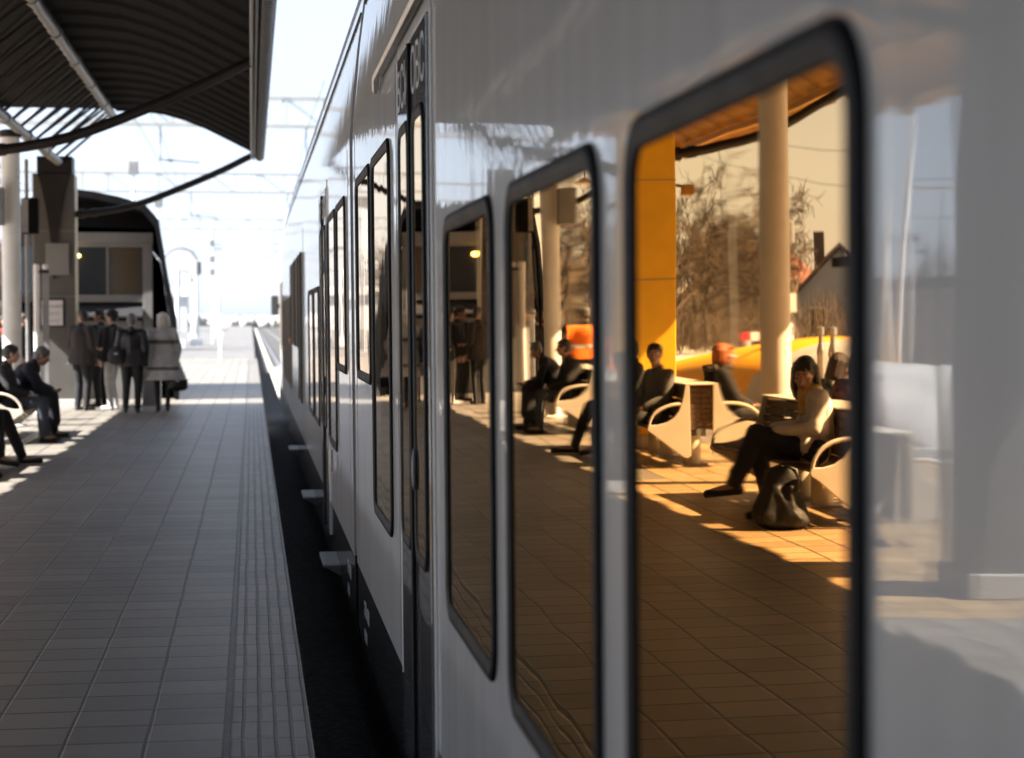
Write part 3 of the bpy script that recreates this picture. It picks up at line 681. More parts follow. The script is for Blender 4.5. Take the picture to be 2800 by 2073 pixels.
# overhead line gantries across the tracks
def gantry(y, z, label, h=1.0, x0=-9.5, x1=12):
    t = thing('line_gantry', label, 'gantry', (0, y, -0.6), group='overhead line gantries'); z += 0.6
    tr = MB(); st = 1.35
    for zz in (z, z + h):
        for yy in (-0.35, 0.35): tr.box(x0, x1, yy - 0.035, yy + 0.035, zz - 0.04, zz + 0.04)
    x = x0; k = 0
    while x < x1 - 0.1:
        for yy in (-0.35, 0.35):
            tr.box(x - 0.025, x + 0.025, yy - 0.025, yy + 0.025, z, z + h)
            a, b = ((x, z), (x + st, z + h)) if k % 2 else ((x, z + h), (x + st, z))
            tr.tube([(a[0], yy, a[1]), (b[0], yy, b[1])], 0.02, 4)
        x += st; k += 1
    obj('truss', tr, M['galv2'], t)
    for x in (x0, x1): obj('post', MB().box(x - 0.15, x + 0.15, -0.15, 0.15, 0, z + h), M['galv'], t)
    for x in (-3.2, 2.0, 6.6):
        hb = MB().tube([(x, 0, z), (x, 0, z - 1.3)], 0.03, 5); hb.tube([(x, 0, z - 1.25), (x + 1.4, 0, z - 1.35)], 0.025, 5); hb.ball((x + 0.35, 0, z - 1.28), (0.16, 0.05, 0.05)); obj('hanger', hb, M['pipe'], t)
gantry(67, 8.6, 'pale lattice gantry across the tracks, nearest to the canopy'); gantry(101, 8.5, 'pale lattice gantry across the tracks, second from the canopy', x0=-13); gantry(160, 9.3, 'pale lattice gantry across the tracks, third from the canopy', 0.9, -30, 20); gantry(240, 9.5, 'pale lattice gantry across the tracks, farthest away', 0.9, -40, 30)
for x, lab in ((2.0, 'overhead contact wire above the train track'), (6.6, 'overhead contact wire above the far track'), (-3.2, 'overhead feeder wire left of the train')):
    wv = MB(); wv.tube([(x, 50, 7.25), (x, 101, 7.15), (x, 160, 7.9), (x, 240, 8.1), (x, 400, 8.0)], 0.012, 4); wv.tube([(x, 50, 8.1), (x, 67, 8.4), (x, 84, 7.6), (x, 101, 8.3), (x, 130, 8.0), (x, 160, 9.1), (x, 240, 9.3), (x, 400, 9.0)], 0.012, 4)
    tag(obj('overhead_wire', wv, M['pipe']), lab, 'wire')
# signal on its bracket
s_ = thing('railway_signal', 'dark hanging railway signal with three lamp heads above the track ahead', 'signal', (-2.7, 130, -0.6))
obj('mast', MB().tube([(0, 0, 0), (0, 0, 9.0)], 0.06, 6), M['galv'], s_)
for z in (7.5, 6.4, 5.5): obj('signal_head', MB().box(-0.17, 0.17, -0.3, -0.1, z - 0.24, z + 0.24), M['pipe'], s_, bevel=0.05)
obj('ladder_cage', MB().box(0.9, 0.95, -0.1, 0.1, 4.8, 7.2).box(-1.6, -1.55, -0.1, 0.1, 4.8, 7.2).box(-1.6, 0.95, -0.05, 0.05, 7.1, 7.2), M['galv'], s_)
# bright posts along the road
for i, (x, y) in enumerate(((-4.3, 110), (-3.5, 120), (-4.6, 150), (-3.0, 170))):
    t = thing('concrete_post', 'pale concrete mast standing along the access road', 'mast', (x, y, -0.12), group='pale masts along the road'); obj('shaft', MB().lathe([(0.17, 0.0), (0.14, 4.6)], n=10), M['white'], t, smooth=True); obj('foot', MB().box(-0.4, 0.4, -0.4, 0.4, 0, 0.5), M['white'], t)

# ------------------------------------------------------------------ houses, sheds, fence and trees
def house(loc, w_, d, h, rh, rz, label, wall, roofm):
    t = thing('house', label, 'house', loc, rz)
    obj('wall', MB().prism([(-w_ / 2, 0), (w_ / 2, 0), (w_ / 2, h), (0, h + rh * 0.96), (-w_ / 2, h)], 0, d), wall, t)
    e = 0.5; r_ = MB()
    for s in (1, -1): r_.prism([(s * (w_ / 2 + e), h - e * rh / (w_ / 2)), (0, h + rh), (0, h + rh + 0.22), (s * (w_ / 2 + e), h - e * rh / (w_ / 2) + 0.22)], -e, d + e)
    ro = obj('roof', r_, roofm, t); obj('chimney', MB().box(w_ * .15, w_ * .15 + .6, d * .5, d * .5 + .6, h + rh * .5, h + rh + .9), roofm, ro)
    for z in (1.0, 3.8):
        if z + 1.2 > h + rh * 0.5: continue
        for x in (-w_ * .25, w_ * .2):
            wn_ = obj('window', MB().box(x - .5, x + .5, -0.05, 0.02, z, z + 1.3), M['white'], t); obj('pane', MB().box(x - .42, x + .42, -0.07, -0.051, z + .08, z + 1.22), M['win_dark'], wn_)
        for y in (d * .25, d * .7):
            wn_ = obj('window', MB().box(w_ / 2 - 0.02, w_ / 2 + 0.05, y - .5, y + .5, z, z + 1.3), M['white'], t); obj('pane', MB().box(w_ / 2 + 0.051, w_ / 2 + 0.07, y - .42, y + .42, z + .08, z + 1.22), M['win_dark'], wn_)
house((-28, 106, -0.6), 8, 10, 2.9, 3.0, 0.5, 'pale house with a steep red tiled roof behind the bare trees', M['render'], M['red_tile'])
house((-25.5, 80, -0.6), 6, 8, 2.3, 2.7, 0.35, 'small house with a dark gable roof right of the red roofed house', mat('bluish_render', (0.25, 0.28, 0.36), 0.9), mat('dark_tile', (0.10, 0.07, 0.06), 0.85, var=0.2))
house((-24, 170, -0.6), 10, 12, 5.0, 3.4, 0.2, 'pale house with a red roof far behind the street lamp', M['render'], M['red_tile'])
kb = thing('flat_roof_shed', 'grey flat roofed shed behind the lamp post', 'shed', (-19, 42, -0.3))
obj('wall', MB().box(-5, 5, -3, 3, 0, 3.0), M['grey_panel'], kb); obj('roof', MB().box(-5.3, 5.3, -3.3, 3.3, 3.0, 3.25), M['dark_roof'], kb); obj('door', MB().box(5.0, 5.04, -0.5, 0.6, 0, 2.1), M['pipe'], kb)
for i in (0, 1, 2, 5, 6):
    hgt = 4 + 2.5 * random.random(); y = 250 + 30 * random.random(); x = -62 + i * 22
    t = thing('far_building', ('pale long building on the horizon beyond the tracks, %s' % ('far left', 'left of the lamps', 'left of the road', 'behind the signal', 'behind the track bend', 'right of the track', 'far right')[i]), 'building', (x, y, -0.6), group='pale buildings on the horizon')
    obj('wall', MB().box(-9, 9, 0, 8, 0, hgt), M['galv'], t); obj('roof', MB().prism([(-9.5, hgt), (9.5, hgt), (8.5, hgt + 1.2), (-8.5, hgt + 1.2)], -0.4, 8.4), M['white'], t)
    for k in range(6): obj('window', MB().box(-8 + k * 2.8, -6.6 + k * 2.8, -0.03, 0.01, 1.2, 2.6), M['galv'], t)
    
# picket fence along the back of the square
fn = thing('picket_fence', 'pale picket fence along the back of the station square', 'fence', (-30, 60, -0.3)); pk = MB()
for k in range(150): pk.box(-0.03, 0.03, k * 0.3 - 20, k * 0.3 - 19.9, 0, 1.25)
pk.box(-0.05, -0.02, -20, 25, 0.3, 0.38); pk.box(-0.05, -0.02, -20, 25, 0.95, 1.03); obj('pickets', pk, M['pipe'], fn)
rb = thing('road_barrier', 'red and white striped road barrier on the station square', 'barrier', (-16.6, 62, -0.06))
for k in range(6): obj('stripe', MB().box(-0.9 + 0.3 * k, -0.6 + 0.3 * k, -0.03, 0.03, 0.62, 0.92), M['red'] if k % 2 else M['white'], rb)
for x in (-0.7, 0.7): obj('leg', MB().box(x - 0.03, x + 0.03, -0.25, 0.25, 0, 0.62), M['white'], rb)
kd = thing('globe_kiosk', 'small white post box with a shining dome beside the street lamp', 'post', (-15.6, 57, -0.06))
obj('body', MB().lathe([(0.34, 0), (0.34, 1.0)], n=20), M['white'], kd); obj('dome', MB().ball((0, 0, 1.05), (0.42, 0.42, 0.36), 16, 10), M['steel'], kd, smooth='all'); obj('sign_board', MB().box(-0.5, 0.4, -0.04, 0.04, 1.6, 2.2), M['white'], kd)
obj('post', MB().tube([(0, 0, 1.2), (0, 0, 1.7)], 0.04, 8), M['pipe'], kd)

def gen_tree(seed, H, spread=1.0, twigs=5):
    rnd = random.Random(seed); tr, cr = MB(), MB()
    def grow(p, d, L, r, lev):
        n = 3 if lev < 2 else 2; pts = [p]; q = p.copy(); dd = d.copy()
        for i in range(n):
            dd = (dd + Vector((rnd.gauss(0, .16), rnd.gauss(0, .16), rnd.gauss(0.05, .10)))).normalized()
            q = q + dd * (L / n); pts.append(q.copy())
        rs = [r * (1 - 0.45 * i / n) for i in range(n + 1)]
        (tr if lev < 1 else cr).tube(pts, rs, 7 if lev < 2 else 3, cap=False)
        if lev >= twigs: return
        kids = (6, 5, 4, 4, 4, 3)[lev]
        for k in range(kids):
            u = rnd.uniform(0.35, 1.0) if lev else rnd.uniform(0.45, 1.0)
            i = min(int(u * n), n - 1); b = pts[i].lerp(pts[i + 1], u * n - i)
            a = rnd.uniform(0, 2 * math.pi); side = dd.cross(Vector((math.cos(a), math.sin(a), 0.3))).normalized()
            nd = (dd * rnd.uniform(0.45, 0.9) + side * rnd.uniform(0.55, 0.95) * spread).normalized()
            grow(b, nd, L * rnd.uniform(0.50, 0.72), max(rs[i] * 0.55, 0.019), lev + 1)
    grow(Vector((0, 0, 0)), Vector((0, 0, 1)), H * 0.42, H * 0.022, 0)
    return tr.mesh('trunk'), cr.mesh('crown')
protos = [gen_tree(3, 11), gen_tree(8, 10, 1.15), gen_tree(21, 12, 0.9)]
for a, b in protos: a.materials.append(M['bark']); b.materials.append(M['twig'])
TL = [(-15.5, 72), (-18, 78), (-12.5, 78), (-19.5, 68), (-18, 88), (-24, 92), (-30, 84), (-12.5, 90), (-16, 104), (-28, 110), (-21, 118), (-36, 72), (-40, 88), (-34, 60), (-37, 50), (-11, 118), (-14, 135), (-9.5, 104), (-42, 64), (-45, 76)]
PLACE = ['at the left edge of the wood', 'behind the yellow stair roof', 'behind the orange vest worker', 'in front of the red roofed house', 'behind the street lamp', 'deep in the wood', 'beside the dark gabled house', 'behind the pavilion', 'in the third row of the wood', 'behind the far house', 'between the two red roofs', 'near the picket fence', 'right of the dark gabled house', 'beside the picket fence corner', 'behind the grey shed', 'at the far end of the square', 'farthest along the road', 'left of the access road', 'at the right end of the wood', 'behind the right end of the wood']
for i, (x, y) in enumerate(TL):
    a, b = protos[i % 3]; s = 0.72 + 0.4 * random.random()
    if x < -33: s *= 0.72
    t = thing('bare_tree', 'bare brown winter tree ' + PLACE[i], 'tree', (x, y, -0.6), random.random() * 6.28, 'bare trees behind the station square')
    t.scale = (s, s, s * (0.9 + 0.25 * random.random()))
    for nm, me in (('trunk', a), ('crown', b)):
        o = bpy.data.objects.new(nm, me); COL.objects.link(o); o.parent = t
# dark pines at the right of the wood
for i, (x, y, h) in enumerate(((-31, 68, 7.5), (-35, 76, 8.5))):
    t = thing('pine_tree', ('dark pine tree near the fence at the right of the bare trees', 'taller dark pine tree behind the fence pine')[i], 'tree', (x, y, -0.6)); rnd = random.Random(i + 5)
    obj('trunk', MB().tube([(0, 0, 0), (0.1, 0, h * .6), (0, 0, h)], [.16, .10, .02], 7), M['bark'], t); cr = MB()
    for k in range(2600):
        u = rnd.random() ** 0.8; z = h * (0.2 + 0.8 * u); rad = (1 - u) * h * 0.24 * (0.5 + 0.7 * rnd.random()) + 0.1; a = rnd.random() * 6.28
        c = Vector((rad * math.cos(a), rad * math.sin(a), z - rad * 0.25)); d = Vector((math.cos(a) + rnd.gauss(0, .4), math.sin(a) + rnd.gauss(0, .4), rnd.gauss(-.2, .3))).normalized() * 0.3; q = d.cross(Vector((0, 0, 1))).normalized() * 0.06
        cr.add([c - q, c + q, c + d], [(0, 1, 2)])
    obj('crown', cr, M['needle'], t)
# brushwood under the trees: one mass nobody could count
rnd = random.Random(11); br = MB()
for k in range(9000):
    x = rnd.uniform(-48, -10.5); y = rnd.uniform(72, 128) if x > -32 else rnd.uniform(48, 110); h = rnd.uniform(0.8, 3.2)
    a = Vector((x, y, -0.62)); b = a + Vector((rnd.gauss(0, .35), rnd.gauss(0, .35), h)); br.tube([a, b], [0.035, 0.010], 3, cap=False)
    for q in range(3):
        c = a.lerp(b, rnd.uniform(.3, .9)); br.tube([c, c + Vector((rnd.gauss(0, .45), rnd.gauss(0, .45), rnd.uniform(.2, .8)))], [0.016, 0.006], 3, cap=False)
struct('brushwood', br, M['twig'], kind='stuff')
# far wood on the horizon beyond the tracks, one mass
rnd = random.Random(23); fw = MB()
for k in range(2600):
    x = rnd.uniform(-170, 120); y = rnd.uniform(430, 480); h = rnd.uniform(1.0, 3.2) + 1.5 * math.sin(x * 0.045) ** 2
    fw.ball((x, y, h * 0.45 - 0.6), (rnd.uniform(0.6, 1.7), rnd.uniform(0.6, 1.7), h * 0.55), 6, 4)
struct('far_wood', fw, mat('hazed_far_foliage', (0.30, 0.295, 0.285), 0.95, var=0.4, vscale=0.6, bump=0.3, bscale=1.5), kind='stuff', smooth='all')  # grey haze of distance is put into the foliage colour
# power lines behind the canopy
for i, (z, lab) in enumerate(((7.2, 'thin power line over the station square, upper one'), (5.6, 'thin power line over the station square, lower one'))):
    pts = [(-26, 20 + 8 * k, z + 0.012 * (k * 8 - 28) ** 2 / 8) for k in range(12)]; tag(obj('power_line', MB().tube(pts, 0.015, 4), M['beam']), lab, 'wire')

# ------------------------------------------------------------------ people
def C_(*c, rough=0.85, **k): return mat('cloth', c, rough, var=0.22, vscale=7, bump=0.004, bscale=9, **k)
CL = dict(navy=C_(0.012, 0.012, 0.018), black=C_(0.008, 0.008, 0.009), charcoal=C_(0.018, 0.018, 0.019), brown=C_(0.028, 0.022, 0.019), jeans=C_(0.045, 0.056, 0.078),
          grey=C_(0.11, 0.105, 0.10), beige=C_(0.68, 0.61, 0.56), orange=C_(0.95, 0.20, 0.01), darkjeans=C_(0.012, 0.014, 0.022), pale=C_(0.48, 0.47, 0.45), coatgrey=C_(0.46, 0.455, 0.45), coatdark=C_(0.12, 0.12, 0.122),
          maroon=C_(0.10, 0.022, 0.022), yellow=C_(0.55, 0.36, 0.10), refl=C_(0.75, 0.74, 0.68), leather=mat('black_leather', (0.007, 0.0065, 0.0065), 0.42, var=0.3, vscale=8, bump=0.003, bscale=14), tan=C_(0.30, 0.17, 0.08), red=C_(0.5, 0.06, 0.03), blue=C_(0.06, 0.14, 0.42))
HAIR = dict(dark=mat('dark_hair', (0.014, 0.010, 0.008), 0.5, var=0.4, vscale=30, bump=0.006, bscale=60, stretch=(3, 3, 0.5)), brown=mat('brown_hair', (0.05, 0.026, 0.014), 0.5, var=0.4, vscale=30, bump=0.006, bscale=60, stretch=(3, 3, 0.5)),
            grey=mat('grey_hair', (0.11, 0.105, 0.10), 0.6, var=0.4, vscale=30, bump=0.006, bscale=60), red=mat('red_hair', (0.32, 0.085, 0.012), 0.45, var=0.35, vscale=30, bump=0.006, bscale=60, stretch=(3, 3, 0.5)), blonde=mat('blonde_hair', (0.52, 0.48, 0.42), 0.5, var=0.3, vscale=30, bump=0.006, bscale=60, stretch=(3, 3, 0.5)))
eye_w = mat('eye', (0.5, 0.48, 0.45), 0.3); eye_d = mat('iris', (0.015, 0.01, 0.008), 0.2); lip = mat('lips', (0.30, 0.10, 0.08), 0.5)
V = Vector
STAND = dict(hip=(0.095, 0, 0.92), knee=(0.10, 0.02, 0.49), ankle=(0.10, -0.02, 0.085), toe=(0.12, 0.15, 0.025), pelvis=(0, 0, 0.96), waist=(0, 0.0, 1.10), chest=(0, 0.0, 1.29), neck=(0, -0.02, 1.46), head=(0, 0.015, 1.625), sho=(0.185, -0.015, 1.405), elb=(0.245, -0.035, 1.12), wri=(0.235, 0.07, 0.875))
SIT = dict(hip=(0.10, 0.0, 0.525), knee=(0.115, 0.42, 0.53), ankle=(0.115, 0.45, 0.095), toe=(0.125, 0.62, 0.03), pelvis=(0, -0.01, 0.545), waist=(0, -0.04, 0.68), chest=(0, -0.055, 0.86), neck=(0, -0.03, 1.02), head=(0, 0.015, 1.165), sho=(0.185, -0.055, 0.965), elb=(0.235, 0.03, 0.71), wri=(0.10, 0.24, 0.625))

def person(label, loc, face, base, over=None, scale=1.0, look=(0, 0), top='black', bottom='black', shoes='leather', hair='dark', hair_len=0.0, hem=None, flare=1.0, skin='skin', group=None,
           bulk=1.0, collar=None, hat=None, legs_bare=False, heels=False, vest=None, scarf=None, fur=None, sleeves=True, stripes=None, detail=False, hand_dir=None, head_scale=1.0):
    """face: heading in degrees (0 looks along +y, 90 looks towards the train +x); look: turn and nod of the head in degrees"""
    t = thing('person', label, 'person', loc, -R(face), group); t.scale = (scale,) * 3
    J = {}
    for k, v in base.items():
        if k in ('pelvis', 'waist', 'chest', 'neck', 'head'): J[k] = V(v)
        else: J[k + 'R'] = V(v); J[k + 'L'] = V((-v[0], v[1], v[2]))
    for k, v in (over or {}).items(): J[k] = V(v)
    Hm = Matrix.Translation(J['head']) @ Matrix.Scale(head_scale, 4) @ Matrix.Rotation(-R(look[0]), 4, 'Z') @ Matrix.Rotation(R(look[1]), 4, 'X')
    hp = lambda x, y, z: tuple(Hm @ V((x, y, z)))
    # --- body: one continuous skin
    b = MB()
    hd = MB(); hd.ball((0, -0.008, 0.03), (0.077, 0.094, 0.088), 16, 12); hd.ball((0, 0.022, -0.035), (0.058, 0.068, 0.075), 14, 10); hd.ball((0, 0.052, -0.088), (0.030, 0.030, 0.026))
    hd.cap((0, 0.088, 0.006), (0, 0.107, -0.030), 0.0085, 0.0135, 8); hd.ball((0.014, 0.094, -0.034), 0.009, 8, 6); hd.ball((-0.014, 0.094, -0.034), 0.009, 8, 6)
    hd.cap((-0.034, 0.078, 0.026), (0.034, 0.078, 0.026), 0.013, 0.013, 8); hd.ball((0.042, 0.058, -0.022), (0.022, 0.026, 0.022)); hd.ball((-0.042, 0.058, -0.022), (0.022, 0.026, 0.022))
    hd.cap((-0.016, 0.082, -0.062), (0.016, 0.082, -0.062), 0.010, 0.010, 8)
    for s in (1, -1): hd.ball((s * 0.077, -0.008, -0.006), (0.011, 0.022, 0.033), 8, 8)
    hd.xform(Hm); b.add(hd.v, hd.f)
    b.cap(J['neck'] - V((0, 0, 0.03)), J['head'] + V((0, -0.015, -0.055)), 0.056, 0.050)
    for s in ('R', 'L'):
        b.cap(J['pelvis'], J['hip' + s], 0.105, 0.09); b.cap(J['hip' + s], J['knee' + s], 0.083, 0.055); b.cap(J['knee' + s], J['ankle' + s], 0.054, 0.036); b.cap(J['ankle' + s] - V((0, 0, 0.03)), J['toe' + s], 0.036, 0.024)
        b.cap(J['neck'] - V((0, 0, 0.04)), J['sho' + s], 0.055, 0.052); b.cap(J['sho' + s], J['elb' + s], 0.048, 0.037); b.cap(J['elb' + s], J['wri' + s], 0.037, 0.026)
        # hand: palm, four unequal bent fingers, thumb from the side of the palm
        d = (J['wri' + s] - J['elb' + s]).normalized(); sg_ = 1 if s == 'R' else -1
        if hand_dir and s in hand_dir: d = V(hand_dir[s]).normalized()
        side = V((-sg_, 0, 0)) - d * d.dot(V((-sg_, 0, 0))); side = side.normalized() if side.length > .1 else V((0, 1, 0))
        nrm = d.cross(side) * sg_
        if abs(d.z) > 0.8: side, nrm = V((0, 1, 0)) - d * d.y, V((-sg_, 0, 0)); side.normalize()
        wv = J['wri' + s]
        for q in (-0.024, 0.0, 0.024): b.cap(wv + d * 0.005 + side * q * 0.5, wv + d * 0.078 + side * q, 0.019, 0.0155, 8)
        for q, L in ((0.030, 0.070), (0.010, 0.080), (-0.010, 0.074), (-0.029, 0.058)):
            r0 = wv + d * 0.082 + side * q; m1 = r0 + (d * 0.92 + nrm * 0.38).normalized() * L * 0.5; e1 = m1 + (d * 0.45 + nrm * 0.9).normalized() * L * 0.5
            b.cap(r0, m1, 0.0095, 0.0088, 8); b.cap(m1, e1, 0.0088, 0.0075, 8)
        th = wv + d * 0.03 + side * 0.030; m1 = th + (d * 0.6 + side * 0.7 + nrm * 0.25).normalized() * 0.035
        b.cap(th, m1, 0.012, 0.0105, 8); b.cap(m1, m1 + (d * 0.85 + side * 0.2 + nrm * 0.4).normalized() * 0.03, 0.0105, 0.0085, 8)
    b.cap(J['pelvis'], J['waist'], 0.115, 0.11); b.cap(J['waist'], J['chest'], 0.11, 0.125); b.cap(J['chest'], J['neck'] - V((0, 0, 0.05)), 0.12, 0.07)
    body = obj('body', remesh(b, 0.0085, 2), M[skin], t, smooth='all')
    # face details
    for s in (1, -1):
        e = obj('eye', MB().ball(hp(s * 0.031, 0.0785, 0.006), (0.0125, 0.0125, 0.009), 10, 8), eye_w, t, smooth='all')
        obj('iris', MB().ball(hp(s * 0.031, 0.0875, 0.005), 0.0062, 8, 6), eye_d, e, smooth='all')
        obj('eyebrow', MB().cap(hp(s * 0.018, 0.090, 0.026), hp(s * 0.046, 0.078, 0.029), 0.005, 0.004, 6), HAIR[hair if hair != 'blonde' else 'brown'], t, smooth='all')
    obj('lips', MB().cap(hp(-0.018, 0.089, -0.060), hp(0.018, 0.089, -0.060), 0.006, 0.006, 8).cap(hp(-0.012, 0.088, -0.067), hp(0.012, 0.088, -0.067), 0.0055, 0.0055, 8), lip, t, smooth='all')
    # hair
    h = MB(); hh = MB(); hh.ball((0, -0.018, 0.045), (0.088, 0.101, 0.088), 16, 12)
    hh.ball((0, -0.045, 0.0), (0.082, 0.078, 0.082), 14, 10)
    if hair_len > 0:
        for a in range(-4, 5):
            ang = a * 0.43; x = 0.088 * math.sin(ang); y = -0.02 - 0.075 * math.cos(ang)
            zl = -0.06 - hair_len * (0.9 + 0.1 * math.cos(a * 2.3)); hh.cap((x * 0.92, y, 0.04), (x * 1.08, y * 0.95 - 0.004, zl * 0.55), 0.028, 0.030, 8); hh.cap((x * 1.08, y * 0.95 - 0.004, zl * 0.55), (x * 1.02, y * 0.92, zl), 0.030, 0.016, 8)
        for x in (-0.05, -0.02, 0.018, 0.05): hh.cap((x, 0.055, 0.09), (x * 1.35, 0.082, 0.058), 0.020, 0.009, 8)   # fringe
    else:
        for x in (-0.05, 0, 0.05): hh.cap((x, 0.05, 0.09), (x, 0.072, 0.072), 0.022, 0.014, 8)
        hh.cap((0.078, 0.01, 0.03), (0.079, 0.012, -0.005), 0.014, 0.007, 8); hh.cap((-0.078, 0.01, 0.03), (-0.079, 0.012, -0.005), 0.014, 0.007, 8)
    hh.xform(Hm); obj('hair', remesh(hh, 0.010, 1), HAIR[hair], t, smooth='all')
    if hat:
        q = MB(); q.ball((0, -0.015, 0.075), (0.104, 0.115, 0.085), 16, 10); q.cap((-0.08, 0.05, 0.055), (0.08, 0.05, 0.055), 0.022, 0.022); q.ball((0, -0.05, 0.02), (0.095, 0.085, 0.06)); q.xform(Hm); obj('hat', remesh(q, 0.011, 2), CL[hat], t, smooth='all')
    # trousers or stockings
    q = MB(); k = bulk
    for s in ('R', 'L'):
        q.cap(J['pelvis'], J['hip' + s], 0.128 * k, 0.108 * k); q.cap(J['hip' + s], J['knee' + s], 0.104 * k, 0.076 if not legs_bare else 0.06); q.cap(J['knee' + s], J['ankle' + s] + V((0, 0, 0.0)), 0.074 if not legs_bare else 0.058, 0.056 if not legs_bare else 0.040)
        fold = J['knee' + s].lerp(J['ankle' + s], 0.8); q.ball(fold + V((0, 0.008, 0)), 0.060 if not legs_bare else 0.042)
    q.cap(J['pelvis'], J['waist'], 0.128 * k, 0.118 * k)
    obj('trousers' if not legs_bare else 'tights', remesh(q, 0.013, 2), CL[bottom], t, smooth='all')
    # shoes
    for s in ('R', 'L'):
        q = MB(); an, to = J['ankle' + s], J['toe' + s]; d = (to - an); d.z = 0; d = d.normalized(); dn = (to - V((an.x, an.y, an.z - 0.055))).normalized()
        hl = V((an.x, an.y, an.z - 0.055)) - d * 0.035
        q.cap(an, hl + d * 0.02 + V((0, 0, 0.015)), 0.046, 0.042); q.cap(hl + d * 0.01, to, 0.038, 0.030); q.cap(hl + V((0, 0, -0.012)), to + V((0, 0, -0.008)), 0.030, 0.028)
        if heels: q.cap(hl + V((0, 0, 0.0)), V((hl.x, hl.y, 0.012)) - d * 0.005, 0.022, 0.010, 8)
        obj('shoe', remesh(q, 0.010, 2), CL[shoes], t, smooth='all')
    # jacket or coat with sleeves
    q = MB()
    if hem is None: hem = J['pelvis'].z - 0.06
    q.cap(J['waist'], J['chest'], 0.140 * k, 0.150 * k); q.cap(J['waist'] + V((.05, 0, 0)), J['chest'] + V((.06, 0, 0)), 0.125 * k, 0.125 * k); q.cap(J['waist'] - V((.05, 0, 0)), J['chest'] - V((.06, 0, 0)), 0.125 * k, 0.125 * k)
    q.cap(J['chest'], J['neck'] - V((0, 0, 0.06)), 0.140 * k, 0.082); q.cap(J['neck'] - V((0, 0, 0.05)), J['neck'] + V((0, -0.004, 0.012)), 0.078, 0.070)
    for s in ('R', 'L'):
        q.cap(J['neck'] - V((0, 0, 0.06)), J['sho' + s], 0.074, 0.072 * k); q.cap(J['chest'], J['sho' + s] - V((0, 0, .05)), 0.12, 0.07)
        if sleeves:
            q.cap(J['sho' + s], J['elb' + s], 0.073 * k, 0.060 * k); q.cap(J['elb' + s], J['wri' + s].lerp(J['elb' + s], 0.07), 0.060 * k, 0.044)
            m_ = J['sho' + s].lerp(J['elb' + s], 0.82); q.ball(m_, 0.067 * k)
    if base is STAND:
        z0, z1 = J['waist'].z, hem; w0 = 0.155 * k
        for i in range(9):
            u = i / 8; z = z0 + (z1 - z0) * u; wv = w0 + (0.05 + 0.11 * (flare - 1)) * u
            q.ball((0.02, J['pelvis'].y * u, z), (wv * 1.12 + 0.02, wv * 0.82, 0.09)); q.ball((-0.02, J['pelvis'].y * u, z), (wv * 1.12 + 0.02, wv * 0.82, 0.09))
    else:
        q.cap(J['waist'], J['pelvis'], 0.150 * k, 0.150 * k)
        for s in ('R', 'L'): q.cap(J['pelvis'] + V((0, 0, .01)), J['hip' + s].lerp(J['knee' + s], 0.22 if hem > 0.3 else 0.8) + V((0, 0, .012)), 0.145 * k, 0.108 * k)
        if hem < 0.3:      # long coat hanging over the knees
            for s in ('R', 'L'): q.cap(J['knee' + s], J['ankle' + s].lerp(J['knee' + s], 0.3), 0.105, 0.10)
            q.cap(J['kneeR'].lerp(J['kneeL'], .5), J['ankleR'].lerp(J['ankleL'], .5) + V((0, 0, .13)), 0.10, 0.10)
    me = remesh(q, 0.014, 3)
    if base is STAND:
        for v in me.vertices:
            if v.co.z < hem: v.co.z = hem - 0.002 * math.sin(v.co.x * 60)
    coat = obj('coat' if hem < J['pelvis'].z - 0.1 else 'jacket', me, CL[top], t, smooth='all')
    if stripes:
        for col, a, bz in stripes:
            me2 = me.copy(); me2.materials.clear(); me2.materials.append(CL[col]); bm = bmesh.new(); bm.from_mesh(me2)
            bmesh.ops.delete(bm, geom=[f for f in bm.faces if not (a < f.calc_center_median().z < bz) or (f.calc_center_median().x ** 2 > 0.075)], context='FACES')
            for v in bm.verts: v.co += v.normal * 0.006
            bm.to_mesh(me2); bm.free(); o2 = bpy.data.objects.new('coat_band', me2); COL.objects.link(o2); o2.parent = coat
    if vest:
        me2 = me.copy(); me2.materials.clear(); me2.materials.append(CL[vest]); bm = bmesh.new(); bm.from_mesh(me2)
        bmesh.ops.delete(bm, geom=[f for f in bm.faces if abs(f.calc_center_median().x) > 0.252 or f.calc_center_median().z < hem + 0.03 or f.calc_center_median().z > J['neck'].z - 0.02], context='FACES')
        for v in bm.verts: v.co += v.normal * 0.012
        bm.to_mesh(me2); me3 = me2.copy(); bm.free()
        vo = bpy.data.objects.new('safety_vest', me2); COL.objects.link(vo); vo.parent = t
        bm = bmesh.new(); bm.from_mesh(me3); me3.materials.clear(); me3.materials.append(CL['refl'])
        bmesh.ops.delete(bm, geom=[f for f in bm.faces if not (J['waist'].z - 0.03 < f.calc_center_median().z < J['waist'].z + 0.025)], context='FACES')
        for v in bm.verts: v.co += v.normal * 0.004
        bm.to_mesh(me3); bm.free(); bo = bpy.data.objects.new('reflective_band', me3); COL.objects.link(bo); bo.parent = vo
    if collar:
        q = MB()
        for i in range(14):
            a = R(25 + 310 * i / 13 + 90 - 180 - 0); p = J['neck'] + V((0.078 * math.cos(a + R(205)), 0.075 * math.sin(a + R(205)) - 0.005, -0.005 + 0.012 * math.cos(a))); q.ball(p, (0.032, 0.032, 0.038), 8, 6)
        obj('collar', remesh(q, 0.010, 2), CL[collar], t, smooth='all')
